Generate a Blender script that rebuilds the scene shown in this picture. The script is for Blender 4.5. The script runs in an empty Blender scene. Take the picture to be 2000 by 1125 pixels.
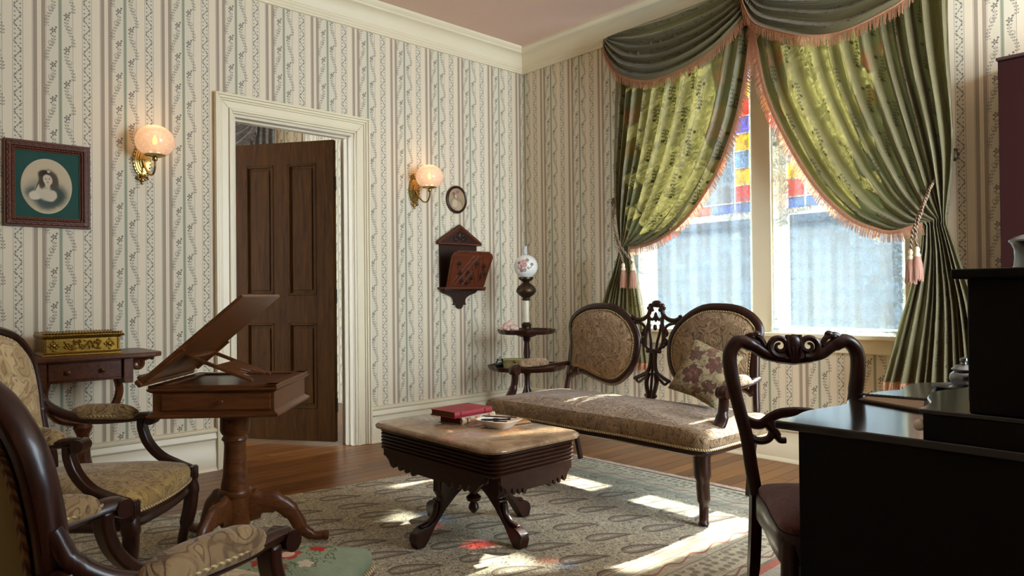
import bpy, math, random
from math import sin, cos, pi, sqrt, radians as R_
from mathutils import Vector, Matrix

random.seed(7)
SC = bpy.context.scene
COL = SC.collection

# ------------------------------------------------------------------ camera
cam = bpy.data.cameras.new('camera')
cam.sensor_fit = 'HORIZONTAL'; cam.sensor_width = 36.0
cam.lens = 36.0 * 1380.0 / 2000.0
cam.clip_start = 0.02
camo = bpy.data.objects.new('camera', cam); COL.objects.link(camo)
camo.matrix_world = Matrix(((0.6775486, 0.0136234, 0.7353518, 4.409328),
                            (0.7354078, 0.0012659, -0.6776236, -4.209810),
                            (-0.0101624, 0.9999064, -0.0091610, 1.050),
                            (0, 0, 0, 1)))
SC.camera = camo

# ------------------------------------------------------------------ sky, sun, exposure
SKY = 11.0
W = bpy.data.worlds.new('sky'); SC.world = W; W.use_nodes = True
bg = W.node_tree.nodes['Background']
bg.inputs[0].default_value = (0.74, 0.88, 1.0, 1); bg.inputs[1].default_value = SKY
sun = bpy.data.lights.new('sun', 'SUN'); sun.energy = 42.0; sun.angle = R_(1.1); sun.color = (1.0, 0.93, 0.80)
suno = bpy.data.objects.new('sun', sun); COL.objects.link(suno)
SUN_DIR = Vector((-0.10, -1.0, -0.695)).normalized()
suno.rotation_euler = SUN_DIR.to_track_quat('-Z', 'Y').to_euler()
suno.location = (2.4, 6, 6)

def portal(name, loc, rot, sx, sy):
    l = bpy.data.lights.new(name, 'AREA'); l.shape = 'RECTANGLE'; l.size = sx; l.size_y = sy
    l.cycles.is_portal = True
    o = bpy.data.objects.new(name, l); COL.objects.link(o); o.location = loc; o.rotation_euler = rot
    return o
portal('daylight_portal_north', (2.13, 0.30, 1.7), (R_(-90), 0, 0), 1.9, 1.95)
portal('daylight_portal_east', (5.42, -1.2, 1.575), (0, R_(90), 0), 2.35, 1.8)  # guides sky light through the added side opening
portal('daylight_portal_hall', (-2.2, -5.35, 1.6), (R_(90), 0, 0), 1.6, 1.7)  # guides sky light through the opening added to the next room

vs = SC.view_settings
vs.view_transform = 'Standard'; vs.look = 'None'; vs.exposure = 0.95; vs.gamma = 1.0; vs.use_curve_mapping = False
SC.cycles.use_denoising = True
SC.cycles.max_bounces = 8; SC.cycles.diffuse_bounces = 4; SC.cycles.glossy_bounces = 3; SC.cycles.transparent_max_bounces = 16
SC.cycles.caustics_reflective = False; SC.cycles.caustics_refractive = False

# ------------------------------------------------------------------ node expressions
def lin(c):
    if isinstance(c, str):
        c = tuple(int(c[i:i + 2], 16) / 255 for i in (0, 2, 4))
    return tuple((x / 12.92 if x <= 0.04045 else ((x + 0.055) / 1.055) ** 2.4) for x in c[:3]) + (1.0,)

class V:
    """a float socket in a node tree, with arithmetic"""
    def __init__(s, nt, sk): s.nt, s.sk = nt, sk
    def _m(s, op, *a):
        n = s.nt.nodes.new('ShaderNodeMath'); n.operation = op
        for i, x in enumerate((s,) + a):
            if isinstance(x, V): s.nt.links.new(x.sk, n.inputs[i])
            else: n.inputs[i].default_value = float(x)
        return V(s.nt, n.outputs[0])
    def __add__(s, o): return s._m('ADD', o)
    __radd__ = __add__
    def __mul__(s, o): return s._m('MULTIPLY', o)
    __rmul__ = __mul__
    def __sub__(s, o): return s._m('SUBTRACT', o)
    def __rsub__(s, o): return s._m('MULTIPLY_ADD', -1.0, o)
    def __truediv__(s, o): return s._m('DIVIDE', o)
    def __neg__(s): return s._m('MULTIPLY', -1.0)
    def frac(s): return s._m('FRACT')
    def floor(s): return s._m('FLOOR')
    def abs(s): return s._m('ABSOLUTE')
    def sin(s): return s._m('SINE')
    def cos(s): return s._m('COSINE')
    def sqrt(s): return s._m('SQRT')
    def pow(s, k): return s._m('POWER', k)
    def lt(s, k): return s._m('LESS_THAN', k)
    def gt(s, k): return s._m('GREATER_THAN', k)
    def min(s, k): return s._m('MINIMUM', k)
    def max(s, k): return s._m('MAXIMUM', k)
    def atan2(s, k): return s._m('ARCTAN2', k)
    def ping(s, k): return s._m('PINGPONG', k)
    def step(s, a, b):
        n = s.nt.nodes.new('ShaderNodeMapRange'); n.interpolation_type = 'SMOOTHSTEP'
        s.nt.links.new(s.sk, n.inputs[0])
        for i, x in ((1, a), (2, b)):
            if isinstance(x, V): s.nt.links.new(x.sk, n.inputs[i])
            else: n.inputs[i].default_value = x
        return V(s.nt, n.outputs[0])
    def near(s, c, w):                       # 1 inside |s-c|<w
        return (s - c).abs().lt(w)
    def clamp(s):
        n = s.nt.nodes.new('ShaderNodeClamp'); s.nt.links.new(s.sk, n.inputs[0]); return V(s.nt, n.outputs[0])

def hyp(a, b): return (a * a + b * b).sqrt()

class Mat:
    def __init__(s, name, rough=0.5, metallic=0.0, spec=0.5):
        s.m = bpy.data.materials.new(name); s.m.use_nodes = True
        s.nt = s.m.node_tree; s.nt.nodes.clear()
        s.out = s.nt.nodes.new('ShaderNodeOutputMaterial')
        s.b = s.nt.nodes.new('ShaderNodeBsdfPrincipled')
        s.nt.links.new(s.b.outputs[0], s.out.inputs[0])
        s.set('Roughness', rough); s.set('Metallic', metallic); s.set('Specular IOR Level', spec)
        s._c = {}
    def set(s, k, v):
        i = s.b.inputs[k]
        if isinstance(v, V): s.nt.links.new(v.sk, i)
        elif hasattr(v, 'is_output'): s.nt.links.new(v, i)
        elif isinstance(v, str): i.default_value = lin(v)
        else: i.default_value = v
        return s
    def coord(s, kind='Object'):
        if kind not in s._c:
            if kind == 'World':
                n = s.nt.nodes.new('ShaderNodeNewGeometry'); o = n.outputs['Position']
            else:
                n = s.nt.nodes.new('ShaderNodeTexCoord'); o = n.outputs[kind]
            x = s.nt.nodes.new('ShaderNodeSeparateXYZ'); s.nt.links.new(o, x.inputs[0])
            s._c[kind] = (o, V(s.nt, x.outputs[0]), V(s.nt, x.outputs[1]), V(s.nt, x.outputs[2]))
        return s._c[kind]
    def xyz(s, kind='Object'): return s.coord(kind)[1:]
    def vec(s, x, y, z=0.0):
        n = s.nt.nodes.new('ShaderNodeCombineXYZ')
        for i, k in enumerate((x, y, z)):
            if isinstance(k, V): s.nt.links.new(k.sk, n.inputs[i])
            else: n.inputs[i].default_value = k
        return n.outputs[0]
    def scaled(s, kind, sx, sy, sz, rot=(0, 0, 0)):
        n = s.nt.nodes.new('ShaderNodeMapping'); s.nt.links.new(s.coord(kind)[0], n.inputs[0])
        n.inputs['Scale'].default_value = (sx, sy, sz); n.inputs['Rotation'].default_value = rot
        return n.outputs[0]
    def noise(s, vec, scale=5, detail=3, rough=0.5, dist=0.0):
        n = s.nt.nodes.new('ShaderNodeTexNoise'); s.nt.links.new(vec, n.inputs['Vector'])
        n.inputs['Scale'].default_value = scale; n.inputs['Detail'].default_value = detail
        n.inputs['Roughness'].default_value = rough; n.inputs['Distortion'].default_value = dist
        return V(s.nt, n.outputs[0])
    def voro(s, vec, scale=5, feature='F1', rnd=1.0, out='Distance'):
        n = s.nt.nodes.new('ShaderNodeTexVoronoi'); n.feature = feature; s.nt.links.new(vec, n.inputs['Vector'])
        n.inputs['Scale'].default_value = scale; n.inputs['Randomness'].default_value = rnd
        return V(s.nt, n.outputs[out])
    def rnd(s):
        n = s.nt.nodes.new('ShaderNodeObjectInfo'); return V(s.nt, n.outputs['Random'])
    def mix(s, f, a, b):
        n = s.nt.nodes.new('ShaderNodeMix'); n.data_type = 'RGBA'
        if isinstance(f, V): s.nt.links.new(f.sk, n.inputs[0])
        else: n.inputs[0].default_value = f
        for i, c in ((6, a), (7, b)):
            if isinstance(c, str) or isinstance(c, tuple): n.inputs[i].default_value = lin(c) if isinstance(c, str) else c
            else: s.nt.links.new(c, n.inputs[i])
        return n.outputs[2]
    def ramp(s, f, stops):
        n = s.nt.nodes.new('ShaderNodeValToRGB'); s.nt.links.new(f.sk, n.inputs[0])
        e = n.color_ramp.elements
        while len(e) < len(stops): e.new(0.5)
        for k, (p, c) in enumerate(stops): e[k].position = p; e[k].color = lin(c)
        return n.outputs[0]
    def color(s, c): return s.set('Base Color', c)
    def bump(s, h, strength=0.3, dist=0.01):
        n = s.nt.nodes.new('ShaderNodeBump'); s.nt.links.new(h.sk, n.inputs['Height'])
        n.inputs['Strength'].default_value = strength; n.inputs['Distance'].default_value = dist
        s.nt.links.new(n.outputs[0], s.b.inputs['Normal']); return s
    def node(s, t, **kw):
        n = s.nt.nodes.new(t)
        for k, v in kw.items():
            if hasattr(v, 'is_output'): s.nt.links.new(v, n.inputs[k])
            elif isinstance(v, V): s.nt.links.new(v.sk, n.inputs[k])
            else: n.inputs[k].default_value = v
        return n.outputs[0]
    def mixsh(s, f, a, b):
        n = s.nt.nodes.new('ShaderNodeMixShader')
        if isinstance(f, V): s.nt.links.new(f.sk, n.inputs[0])
        else: n.inputs[0].default_value = f
        s.nt.links.new(a, n.inputs[1]); s.nt.links.new(b, n.inputs[2]); return n.outputs[0]
    def surface(s, sh): s.nt.links.new(sh, s.out.inputs[0]); return s

def wood(name, dark, light, rough=0.35, scale=1.0, axis=0, coat=0.0, vary=True):
    m = Mat(name, rough)
    k = [14.0 * scale] * 3; k[axis] = 1.2 * scale
    v = m.scaled('Object', *k)
    g = m.noise(v, 3.0, 4, 0.6, 1.2)
    f = m.noise(v, 14.0, 3, 0.7)
    c = m.ramp(g * 0.75 + f * 0.25, [(0.3, dark), (0.72, light)])
    m.color(c); m.set('Roughness', g * 0.15 + (rough - 0.07)); m.set('Coat Weight', coat); m.set('Coat Roughness', 0.15)
    m.bump(f, 0.05, 0.003); m.set('Specular IOR Level', 0.32)
    return m.m

def plain(name, c, rough=0.5, metallic=0.0, spec=0.5, var=0.0, scale=20, bump=0.0, sheen=0.0):
    m = Mat(name, rough, metallic, spec)
    n = m.noise(m.coord()[0], scale, 3)
    l = lin(c)
    if var:
        d = tuple(x * (1 - var) for x in l[:3]) + (1,); h = tuple(min(1, x * (1 + var)) for x in l[:3]) + (1,)
        m.color(m.mix(n, d, h))
    else: m.b.inputs['Base Color'].default_value = l
    if bump: m.bump(n, bump, 0.004)
    if sheen: m.set('Sheen Weight', sheen)
    return m.m

# ------------------------------------------------------------------ mesh builder
class M:
    def __init__(s): s.v, s.f = [], []
    def add(s, vs, fs):
        o = len(s.v); s.v += [tuple(x) for x in vs]; s.f += [tuple(i + o for i in f) for f in fs]; return s
    def box(s, x0, x1, y0, y1, z0, z1):
        return s.add([(x0, y0, z0), (x1, y0, z0), (x1, y1, z0), (x0, y1, z0), (x0, y0, z1), (x1, y0, z1), (x1, y1, z1), (x0, y1, z1)],
                     [(3, 2, 1, 0), (4, 5, 6, 7), (0, 1, 5, 4), (1, 2, 6, 5), (2, 3, 7, 6), (3, 0, 4, 7)])
    def prism(s, pts, a, b, ax='z'):
        """extrude a 2D outline. ax z: pts=(x,y); ax x: pts=(y,z); ax y: pts=(x,z)"""
        n = len(pts)
        def P(p, h): return (p[0], p[1], h) if ax == 'z' else (h, p[0], p[1]) if ax == 'x' else (p[0], h, p[1])
        vs = [P(p, a) for p in pts] + [P(p, b) for p in pts]
        fs = [tuple(range(n - 1, -1, -1)), tuple(range(n, 2 * n))] + [(i, (i + 1) % n, n + (i + 1) % n, n + i) for i in range(n)]
        return s.add(vs, fs)
    def lathe(s, prof, n=24, c=(0, 0, 0), ax='z', a0=0.0):
        vs, fs = [], []
        for r, h in prof:
            for i in range(n):
                a = a0 + 2 * pi * i / n; x, y = r * cos(a), r * sin(a)
                vs.append((c[0] + x, c[1] + y, c[2] + h) if ax == 'z' else (c[0] + h, c[1] + x, c[2] + y) if ax == 'x' else (c[0] + x, c[1] + h, c[2] + y))
        for k in range(len(prof) - 1):
            for i in range(n):
                j = (i + 1) % n; fs.append((k * n + i, k * n + j, (k + 1) * n + j, (k + 1) * n + i))
        fs.append(tuple(range(n - 1, -1, -1))); fs.append(tuple(range((len(prof) - 1) * n, len(prof) * n)))
        return s.add(vs, fs)
    def tube(s, path, r, n=8, closed=False, up=None, sq=None, caps=True, a0=0.0):
        """round (or flattened: r=(a,b)) tube along a path; r may be a list. sq: rectangular section"""
        P = [Vector(p) for p in path]; m = len(P)
        rs = r if isinstance(r, list) else [r] * m
        vs, fs = [], []; prev = None
        for i, p in enumerate(P):
            if closed: t = P[(i + 1) % m] - P[i - 1]
            else: t = P[min(i + 1, m - 1)] - P[max(i - 1, 0)]
            t.normalize()
            if up is not None: u = Vector(up)
            elif prev is not None: u = prev
            else: u = Vector((0, 0, 1)) if abs(t.z) < 0.9 else Vector((1, 0, 0))
            u = u - t * u.dot(t)
            if u.length < 1e-6: u = Vector((1, 0, 0)) - t * t.x
            u.normalize(); prev = u; w = t.cross(u)
            a, b = rs[i] if isinstance(rs[i], tuple) else (rs[i], rs[i])
            if sq:
                for x, y in ((-1, -1), (1, -1), (1, 1), (-1, 1)): vs.append(p + w * (x * a) + u * (y * b))
            else:
                for k in range(n):
                    g = a0 + 2 * pi * k / n; vs.append(p + w * (a * cos(g)) + u * (b * sin(g)))
        if sq: n = 4
        for i in range(m if closed else m - 1):
            j = (i + 1) % m
            for k in range(n):
                l = (k + 1) % n; fs.append((i * n + k, i * n + l, j * n + l, j * n + k))
        if caps and not closed: fs.append(tuple(range(n - 1, -1, -1))); fs.append(tuple(range((m - 1) * n, m * n)))
        return s.add(vs, fs)
    def grid(s, fn, nu, nv, cu=False, cv=False, cap=False, uv=None, swap=False):
        vs, fs = [], []
        if uv:
            s.uv = getattr(s, 'uv', {}); o = len(s.v)
            for i in range(nu):
                for j in range(nv):
                    q = (i / (nu - 1) * uv[0], j / (nv - 1) * uv[1]); s.uv[o + i * nv + j] = q[::-1] if swap else q
        for i in range(nu):
            for j in range(nv): vs.append(fn(i / (nu if cu else nu - 1), j / (nv if cv else nv - 1)))
        for i in range(nu if cu else nu - 1):
            for j in range(nv if cv else nv - 1):
                a, b = (i + 1) % nu, (j + 1) % nv
                fs.append((i * nv + j, a * nv + j, a * nv + b, i * nv + b))
        return s.add(vs, fs)
    def ball(s, c, r, n=12, m=8):
        a, b, d = r if isinstance(r, tuple) else (r, r, r)
        return s.lathe_e(c, a, b, d, n, m)
    def lathe_e(s, c, a, b, d, n, m):
        vs, fs = [], []
        for k in range(m + 1):
            t = pi * k / m; rr = max(sin(t), 1e-4); h = -cos(t)
            for i in range(n):
                g = 2 * pi * i / n; vs.append((c[0] + a * rr * cos(g), c[1] + b * rr * sin(g), c[2] + d * h))
        for k in range(m):
            for i in range(n): j = (i + 1) % n; fs.append((k * n + i, k * n + j, (k + 1) * n + j, (k + 1) * n + i))
        return s.add(vs, fs)
    def xf(s, mat, start=0):
        for i in range(start, len(s.v)): s.v[i] = tuple(mat @ Vector(s.v[i]))
        return s
    def mesh(s, name, mat, smooth=True):
        me = bpy.data.meshes.new(name); me.from_pydata(s.v, [], s.f); me.update()
        if mat: me.materials.append(mat)
        if getattr(s, 'uv', None):
            ul = me.uv_layers.new(name='uv')
            for l in me.loops: ul.data[l.index].uv = s.uv.get(l.vertex_index, (0, 0))
        if smooth:
            me.polygons.foreach_set('use_smooth', [True] * len(me.polygons))
        return me
    def build(s, name, mat, parent=None, smooth=True, bevel=0.0, seg=2, sub=0, angle=35, solid=0.0):
        me = s.mesh(name, mat, smooth)
        o = bpy.data.objects.new(name, me); COL.objects.link(o)
        if parent: o.parent = parent
        if solid:
            d = o.modifiers.new('solid', 'SOLIDIFY'); d.thickness = solid; d.offset = 0
        if bevel:
            b = o.modifiers.new('bevel', 'BEVEL'); b.width = bevel; b.segments = seg; b.limit_method = 'ANGLE'; b.angle_limit = R_(angle)
        if sub:
            d = o.modifiers.new('sub', 'SUBSURF'); d.levels = sub; d.render_levels = sub
        if smooth and not sub:
            try: me.set_sharp_from_angle(angle=R_(40))
            except Exception: pass
        return o

def tag(o, label, cat, group=None, kind=None):
    o['label'] = label
    if cat: o['category'] = cat
    if group: o['group'] = group
    if kind: o['kind'] = kind
    return o
def thing(name, label, cat, loc=(0, 0, 0), rz=0.0, group=None):
    o = bpy.data.objects.new(name, None); COL.objects.link(o); o.location = loc; o.rotation_euler = (0, 0, rz)
    o.empty_display_size = 0.1
    return tag(o, label, cat, group)
def struct(o, label):
    o['kind'] = 'structure'; o['label'] = label; return o
def catmull(pts, n=8, closed=False):
    out = []; P = [Vector(p) for p in pts]; m = len(P)
    rng = range(m) if closed else range(m - 1)
    for i in rng:
        p0 = P[i - 1] if (closed or i > 0) else P[0] * 2 - P[1]
        p1, p2 = P[i], P[(i + 1) % m]
        p3 = P[(i + 2) % m] if (closed or i + 2 < m) else P[m - 1] * 2 - P[m - 2]
        for k in range(n):
            t = k / n
            out.append(0.5 * ((2 * p1) + (p2 - p0) * t + (2 * p0 - 5 * p1 + 4 * p2 - p3) * t * t + (3 * p1 - p0 - 3 * p2 + p3) * t ** 3))
    if not closed: out.append(P[-1])
    return [tuple(p) for p in out]
def lerp(a, b, t): return a + (b - a) * t
def interp(tab, t):
    if t <= tab[0][0]: return tab[0][1]
    for (a, p), (b, q) in zip(tab, tab[1:]):
        if t <= b:
            k = (t - a) / (b - a)
            return tuple(lerp(x, y, k) for x, y in zip(p, q)) if isinstance(p, tuple) else lerp(p, q, k)
    return tab[-1][1]
def spiral(c, r0, r1, turns, a0, ax='y', n=24, sgn=1):
    out = []
    for i in range(n + 1):
        t = i / n; r = lerp(r0, r1, t); a = a0 + sgn * 2 * pi * turns * t; x, y = r * cos(a), r * sin(a)
        out.append((c[0] + x, c[1], c[2] + y) if ax == 'y' else (c[0], c[1] + x, c[2] + y) if ax == 'x' else (c[0] + x, c[1] + y, c[2]))
    return out
# ================================================================== surfaces of the room
def wallpaper(name, axis, phase, sgn=1):
    m = Mat(name, 0.75, spec=0.25)
    x, y, z = m.xyz('World')
    a = x if axis == 'x' else y
    q = ((a - phase) / 0.3148).frac()                    # 0 = centre of the mauve double stripe
    d0 = 0.5 - (q - 0.5).abs()                           # distance to the mauve centre
    P = 0.184
    w = z / P
    cream, panel = 'e2d3b8', 'd9ceb5'
    inpan = q.near(0.30, 0.19)
    inzig = q.near(0.70, 0.072)
    col = m.mix(inpan.max(inzig), cream, panel)
    # mauve bars and their speckled middle
    col = m.mix(d0.near(0.058, 0.029), col, 'a4937f')
    spk = ((z / 0.012).frac() - 0.5).abs().lt(0.17) * d0.lt(0.008)
    col = m.mix(spk * 0.5, col, 'b28e86')
    thin = d0.near(0.098, 0.004).max(q.near(0.49, 0.0035)).max(q.near(0.63, 0.0035)).max(q.near(0.772, 0.0035))
    col = m.mix(thin * 0.75, col, '94806f')
    # green beaded stripe
    gr = q.near(0.30, 0.026)
    col = m.mix(gr, col, 'a3a48c')
    bead = hyp((q - 0.30) * 0.3148, ((z / 0.0095).frac() - 0.5) * 0.0095)
    col = m.mix(bead.lt(0.0026), col, '72755f')
    # zigzag vine with leaves
    tri = (z / (P / 4)).ping(1.0) * 0.105 - 0.0525
    wob = (z * 420).sin() * 0.006
    dz = (q - 0.70) - tri - wob
    dash = (z / 0.0115).frac().gt(0.28)
    leafz = hyp(((q - 0.70).abs() - 0.038) * 1.15, ((z / (P / 8)).frac() - 0.5) * 0.115)
    vine = dz.abs().lt(0.011) * dash
    lf = leafz.lt(0.016)
    ink = vine.max(lf)
    # five petalled sprigs, left and right of the green stripe, half a repeat apart
    for uc, off in ((0.20, 0.0), (0.40, 0.5)):
        v = (w + off).frac() - 0.5
        dx, dy = (q - uc) * 0.3148, v * P
        r = hyp(dx, dy); th = dy.atan2(dx)
        pet = r.lt((th * 2.5).sin().abs() * 0.0135 + 0.003)
        hole = r.lt(0.0028)
        ink = ink.max(pet - hole)
        # bud on a stalk
        ink = ink.max(hyp(dx - 0.013, dy - 0.019).lt(0.0055)).max(hyp(dx + 0.010, dy + 0.021).lt(0.0045))
        # bow shaped trail of leaves between the sprigs
        v2 = (w + off + 0.5).frac() - 0.5
        s = 1.0 if uc < 0.3 else -1.0
        arc = (q - uc) * s + 0.045 - (v2 * 5.6).sin() * 0.052
        beadv = (w * 13.0).frac().gt(0.30)
        lw_ = hyp((arc.abs() - 0.020) * 0.3148, ((w * 11.0).frac() - 0.5) * (P / 11.0) - arc.abs() * 0.10)
        trail = (lw_.lt(0.0044) + arc.abs().lt(0.0045) * beadv).min(1.0) * v2.abs().lt(0.40)
        bow = hyp(((q - uc) * s + 0.035) * 0.3148, (v2 - 0.13) * P)
        ring = (bow - 0.011).abs().lt(0.0024)
        ink = ink.max(trail * 0.75).max(ring * 0.5)
    n = m.noise(m.coord('World')[0], 90, 2)
    col = m.mix((ink * (n * 0.5 + 0.55)).clamp(), col, '554f4a')
    m.color(col)
    m.bump(n, 0.04, 0.002)
    return m.m

WP_A = wallpaper('wallpaper_stripes', 'y', -2.258)
WP_B = wallpaper('wallpaper_stripes_window_side', 'x', 0.245)
TRIM = plain('cream_paint', 'e6d9ba', 0.38, var=0.015, scale=6)
JAMB = plain('cream_paint_matt', 'd8ccb4', 0.5, var=0.04, scale=6)
CEIL = plain('pink_plaster', 'd9b9a6', 0.9, var=0.06, scale=60, bump=0.1)
DOORW = wood('door_walnut', '251304', '472a0b', 0.6, 0.8, 2)
DOORW.node_tree.nodes['Principled BSDF'].inputs['Specular IOR Level'].default_value = .06

H = 3.13; XR = 5.40; YF = -5.60
DO = (-2.505, -1.655, 2.195)               # door opening y0, y1, z
WO = (1.24, 3.03, 0.80, 2.78)              # window opening x0, x1, z0, z1

struct(M().box(-3.7, XR + .15, YF - .15, .2, -.12, -.021).build('floor', plain('subfloor', '3a2413', 0.8, var=.1), smooth=False), 'varnished wood strip floor')
FLOOR = bpy.data.objects['floor']
pm = Mat('floor_plank', 0.3)
pr = pm.rnd()
pv = pm.node('ShaderNodeVectorMath') if False else None
x_, y_, z_ = pm.xyz('World')
gv = pm.vec(x_ * 26.0 + pr * 90.0, y_ * 1.6, z_)
gn = pm.noise(gv, 2.2, 4, 0.6, 0.8); fn_ = pm.noise(pm.vec(x_ * 160.0, y_ * 5.0, z_), 2.0, 2)
pc = pm.ramp(gn * 0.6 + pr * 0.28 + fn_ * 0.12, [(0.25, '532c11'), (0.55, '794a21'), (0.85, '9f6c38')])
pm.color(pc); pm.set('Roughness', gn * 0.2 + 0.22); pm.bump(fn_, 0.05, 0.002); pm.set('Specular IOR Level', 0.3); pm.set('Coat Weight', 0.05); pm.set('Coat Roughness', 0.12)
unit = M().box(-.5, .5, -.5, .5, -.5, .5).mesh('plank', pm.m, False)
PW = 0.088
random.seed(3)
i = 0; xx = -0.97
while xx < XR - .02:
    y0 = YF if xx > -.08 else -3.4
    y1 = 0.0 if xx > -.08 else -1.2
    cuts = [y0]
    yy = y0 + random.uniform(.5, 2.2)
    while yy < y1 - .3: cuts.append(yy); yy += random.uniform(1.6, 3.2)
    cuts.append(y1)
    for a, b in zip(cuts, cuts[1:]):
        o = bpy.data.objects.new('plank', unit); COL.objects.link(o); o.parent = FLOOR
        o.location = (xx + PW / 2, (a + b) / 2, -.0105 + random.uniform(-.0004, 0)); o.scale = (PW - .0036, b - a - .002, .02)
    xx += PW

def wallbox(name, mat, boxes, label):
    m = M()
    for b in boxes: m.box(*b)
    return struct(m.build(name, mat, smooth=False), label)
T = .14
wallbox('wall_left', WP_A, [(-T, 0, YF, DO[0], 0, H), (-T, 0, DO[1], .2, 0, H), (-T, 0, DO[0], DO[1], DO[2], H)], 'striped floral wallpaper wall with the open door')
wallbox('wall_back', WP_B, [(-T, WO[0], 0, .2, 0, H), (WO[1], XR + .15, 0, .2, 0, H), (WO[0], WO[1], 0, .2, 0, WO[2]), (WO[0], WO[1], 0, .2, WO[3], H)], 'striped floral wallpaper wall around the draped window')
EW = (-2.1, -.3, .4, 2.75)  # invented opening, sized and placed to light the door wall
wallbox('wall_right', WP_A, [(XR, XR + .15, YF, EW[0], 0, H), (XR, XR + .15, EW[1], .2, 0, H), (XR, XR + .15, EW[0], EW[1], 0, EW[2]), (XR, XR + .15, EW[0], EW[1], EW[3], H)], 'wallpapered wall with an added opening for fill daylight')
wallbox('wall_front', WP_B, [(-T, XR + .15, YF - .15, YF, 0, H)], 'wallpapered wall behind the viewer')
struct(M().box(-T, XR + .15, YF - .15, .2, H, H + .1).build('ceiling', CEIL, smooth=False), 'dusty pink plaster ceiling')

# crown moulding and baseboards: swept profiles (p = distance from wall)
CROWN = [(0, 2.945), (.018, 2.945), (.018, 2.958), (.024, 2.963), (.024, 2.974), (.034, 2.982), (.034, 2.992)]
for k in range(9):
    t = k / 8; CROWN.append((.038 + .072 * (1 - cos(t * pi / 2)), 2.995 + .085 * sin(t * pi / 2)))
CROWN += [(.118, 3.083), (.118, 3.094), (.128, 3.10), (.140, 3.112), (.140, H), (0, H)]
BASE = [(0, 0), (.036, 0), (.036, .010), (.026, .022), (.024, .024), (.024, .116), (.019, .122), (.019, .184), (.026, .190), (.030, .197), (.028, .208), (.020, .228), (.034, .236), (.036, .246), (.030, .254), (0, .258)]
def runA(name, prof, y0, y1, mat, lab, m0=0, m1=0):
    """along the left wall; m0/m1: mitre sign at each end"""
    n = len(prof); vs = [(p, y0 + m0 * p, z) for p, z in prof] + [(p, y1 + m1 * p, z) for p, z in prof]
    fs = [(i, (i + 1) % n, n + (i + 1) % n, n + i) for i in range(n)] + [tuple(range(n - 1, -1, -1)), tuple(range(n, 2 * n))]
    return struct(M().add(vs, fs).build(name, mat), lab)
def runB(name, prof, x0, x1, mat, lab, m0=0, m1=0):
    n = len(prof); vs = [(x0 + m0 * p, -p, z) for p, z in prof] + [(x1 + m1 * p, -p, z) for p, z in prof]
    fs = [(n + i, n + (i + 1) % n, (i + 1) % n, i) for i in range(n)] + [tuple(range(n)), tuple(range(2 * n - 1, n - 1, -1))]
    return struct(M().add(vs, fs).build(name, mat), lab)
runA('trim_1', CROWN, YF, 0, TRIM, 'cream crown moulding along the door wall', 0, -1)
runB('trim_2', CROWN, 0, XR, TRIM, 'cream crown moulding above the window', 1, 0)
runA('baseboard_left', BASE, YF, DO[0] - .115, TRIM, 'tall cream baseboard left of the door')
runA('baseboard_corner', BASE, DO[1] + .115, 0, TRIM, 'tall cream baseboard between the door and the corner', 0, -1)
runB('baseboard_back', BASE, 0, XR, TRIM, 'tall cream baseboard under the window', 1, 0)

# ------------------------------------------------------------------ door
d1 = bpy.data.objects.new('door_1', None); COL.objects.link(d1); d1.location = (0, (DO[0] + DO[1]) / 2, 0); struct(d1, 'dark panelled wooden door standing ajar in a cream casing')
yc = d1.location.y; hw = (DO[1] - DO[0]) / 2; zt = DO[2]
def band(o0, o1, p0, p1, name):
    m = M()
    for s in (-1, 1):
        a, b = s * (hw + o0), s * (hw + o1)
        m.add([(p0, a, 0), (p1, a, 0), (p1, b, 0), (p0, b, 0), (p0, a, zt + o0), (p1, a, zt + o0), (p1, b, zt + o1), (p0, b, zt + o1)],
              [(0, 1, 2, 3), (7, 6, 5, 4), (0, 4, 5, 1), (1, 5, 6, 2), (2, 6, 7, 3), (3, 7, 4, 0)])
    a, b = hw + o0, hw + o1
    m.add([(p0, -a, zt + o0), (p1, -a, zt + o0), (p1, a, zt + o0), (p0, a, zt + o0), (p0, -b, zt + o1), (p1, -b, zt + o1), (p1, b, zt + o1), (p0, b, zt + o1)],
          [(0, 1, 2, 3), (7, 6, 5, 4), (0, 4, 5, 1), (1, 5, 6, 2), (2, 6, 7, 3), (3, 7, 4, 0)])
    return m.build(name, TRIM, d1, bevel=.004, smooth=True)
band(.0, .012, 0, .020, 'casing_edge'); band(.012, .028, 0, .030, 'casing_bead'); band(.028, .072, 0, .018, 'casing')
band(.072, .084, 0, .026, 'casing_step'); band(.084, .100, 0, .034, 'casing_step'); band(.100, .115, 0, .042, 'casing_rim')
j = M()
for s in (-1, 1):
    j.box(-T - .01, .004, min(s * hw, s * (hw - .018)), max(s * hw, s * (hw - .018)), 0, zt - .018)
    j.box(-.085, -.045, min(s * (hw - .018), s * (hw - .032)), max(s * (hw - .018), s * (hw - .032)), 0, zt - .032)
j.box(-T - .01, .004, -hw, hw, zt - .018, zt); j.box(-.085, -.045, -hw + .018, hw - .018, zt - .032, zt - .018)
j.build('jamb', JAMB, d1, smooth=False, bevel=.002)
# leaf, hinged at the right jamb, swung into the next room
ang = math.atan2(-.564, -.826)
hx, hy = -.125, -1.735
def leaf_obj(m, name, mat, parent=d1, **k):
    mt = Matrix.Translation((hx - d1.location.x, hy - d1.location.y, 0)) @ Matrix.Rotation(ang, 4, 'Z')
    m.xf(mt); return m.build(name, mat, parent, **k)
LW, LH = .83, 2.16; z0 = .022
f = M()
st, mid = .135, .115
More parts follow.
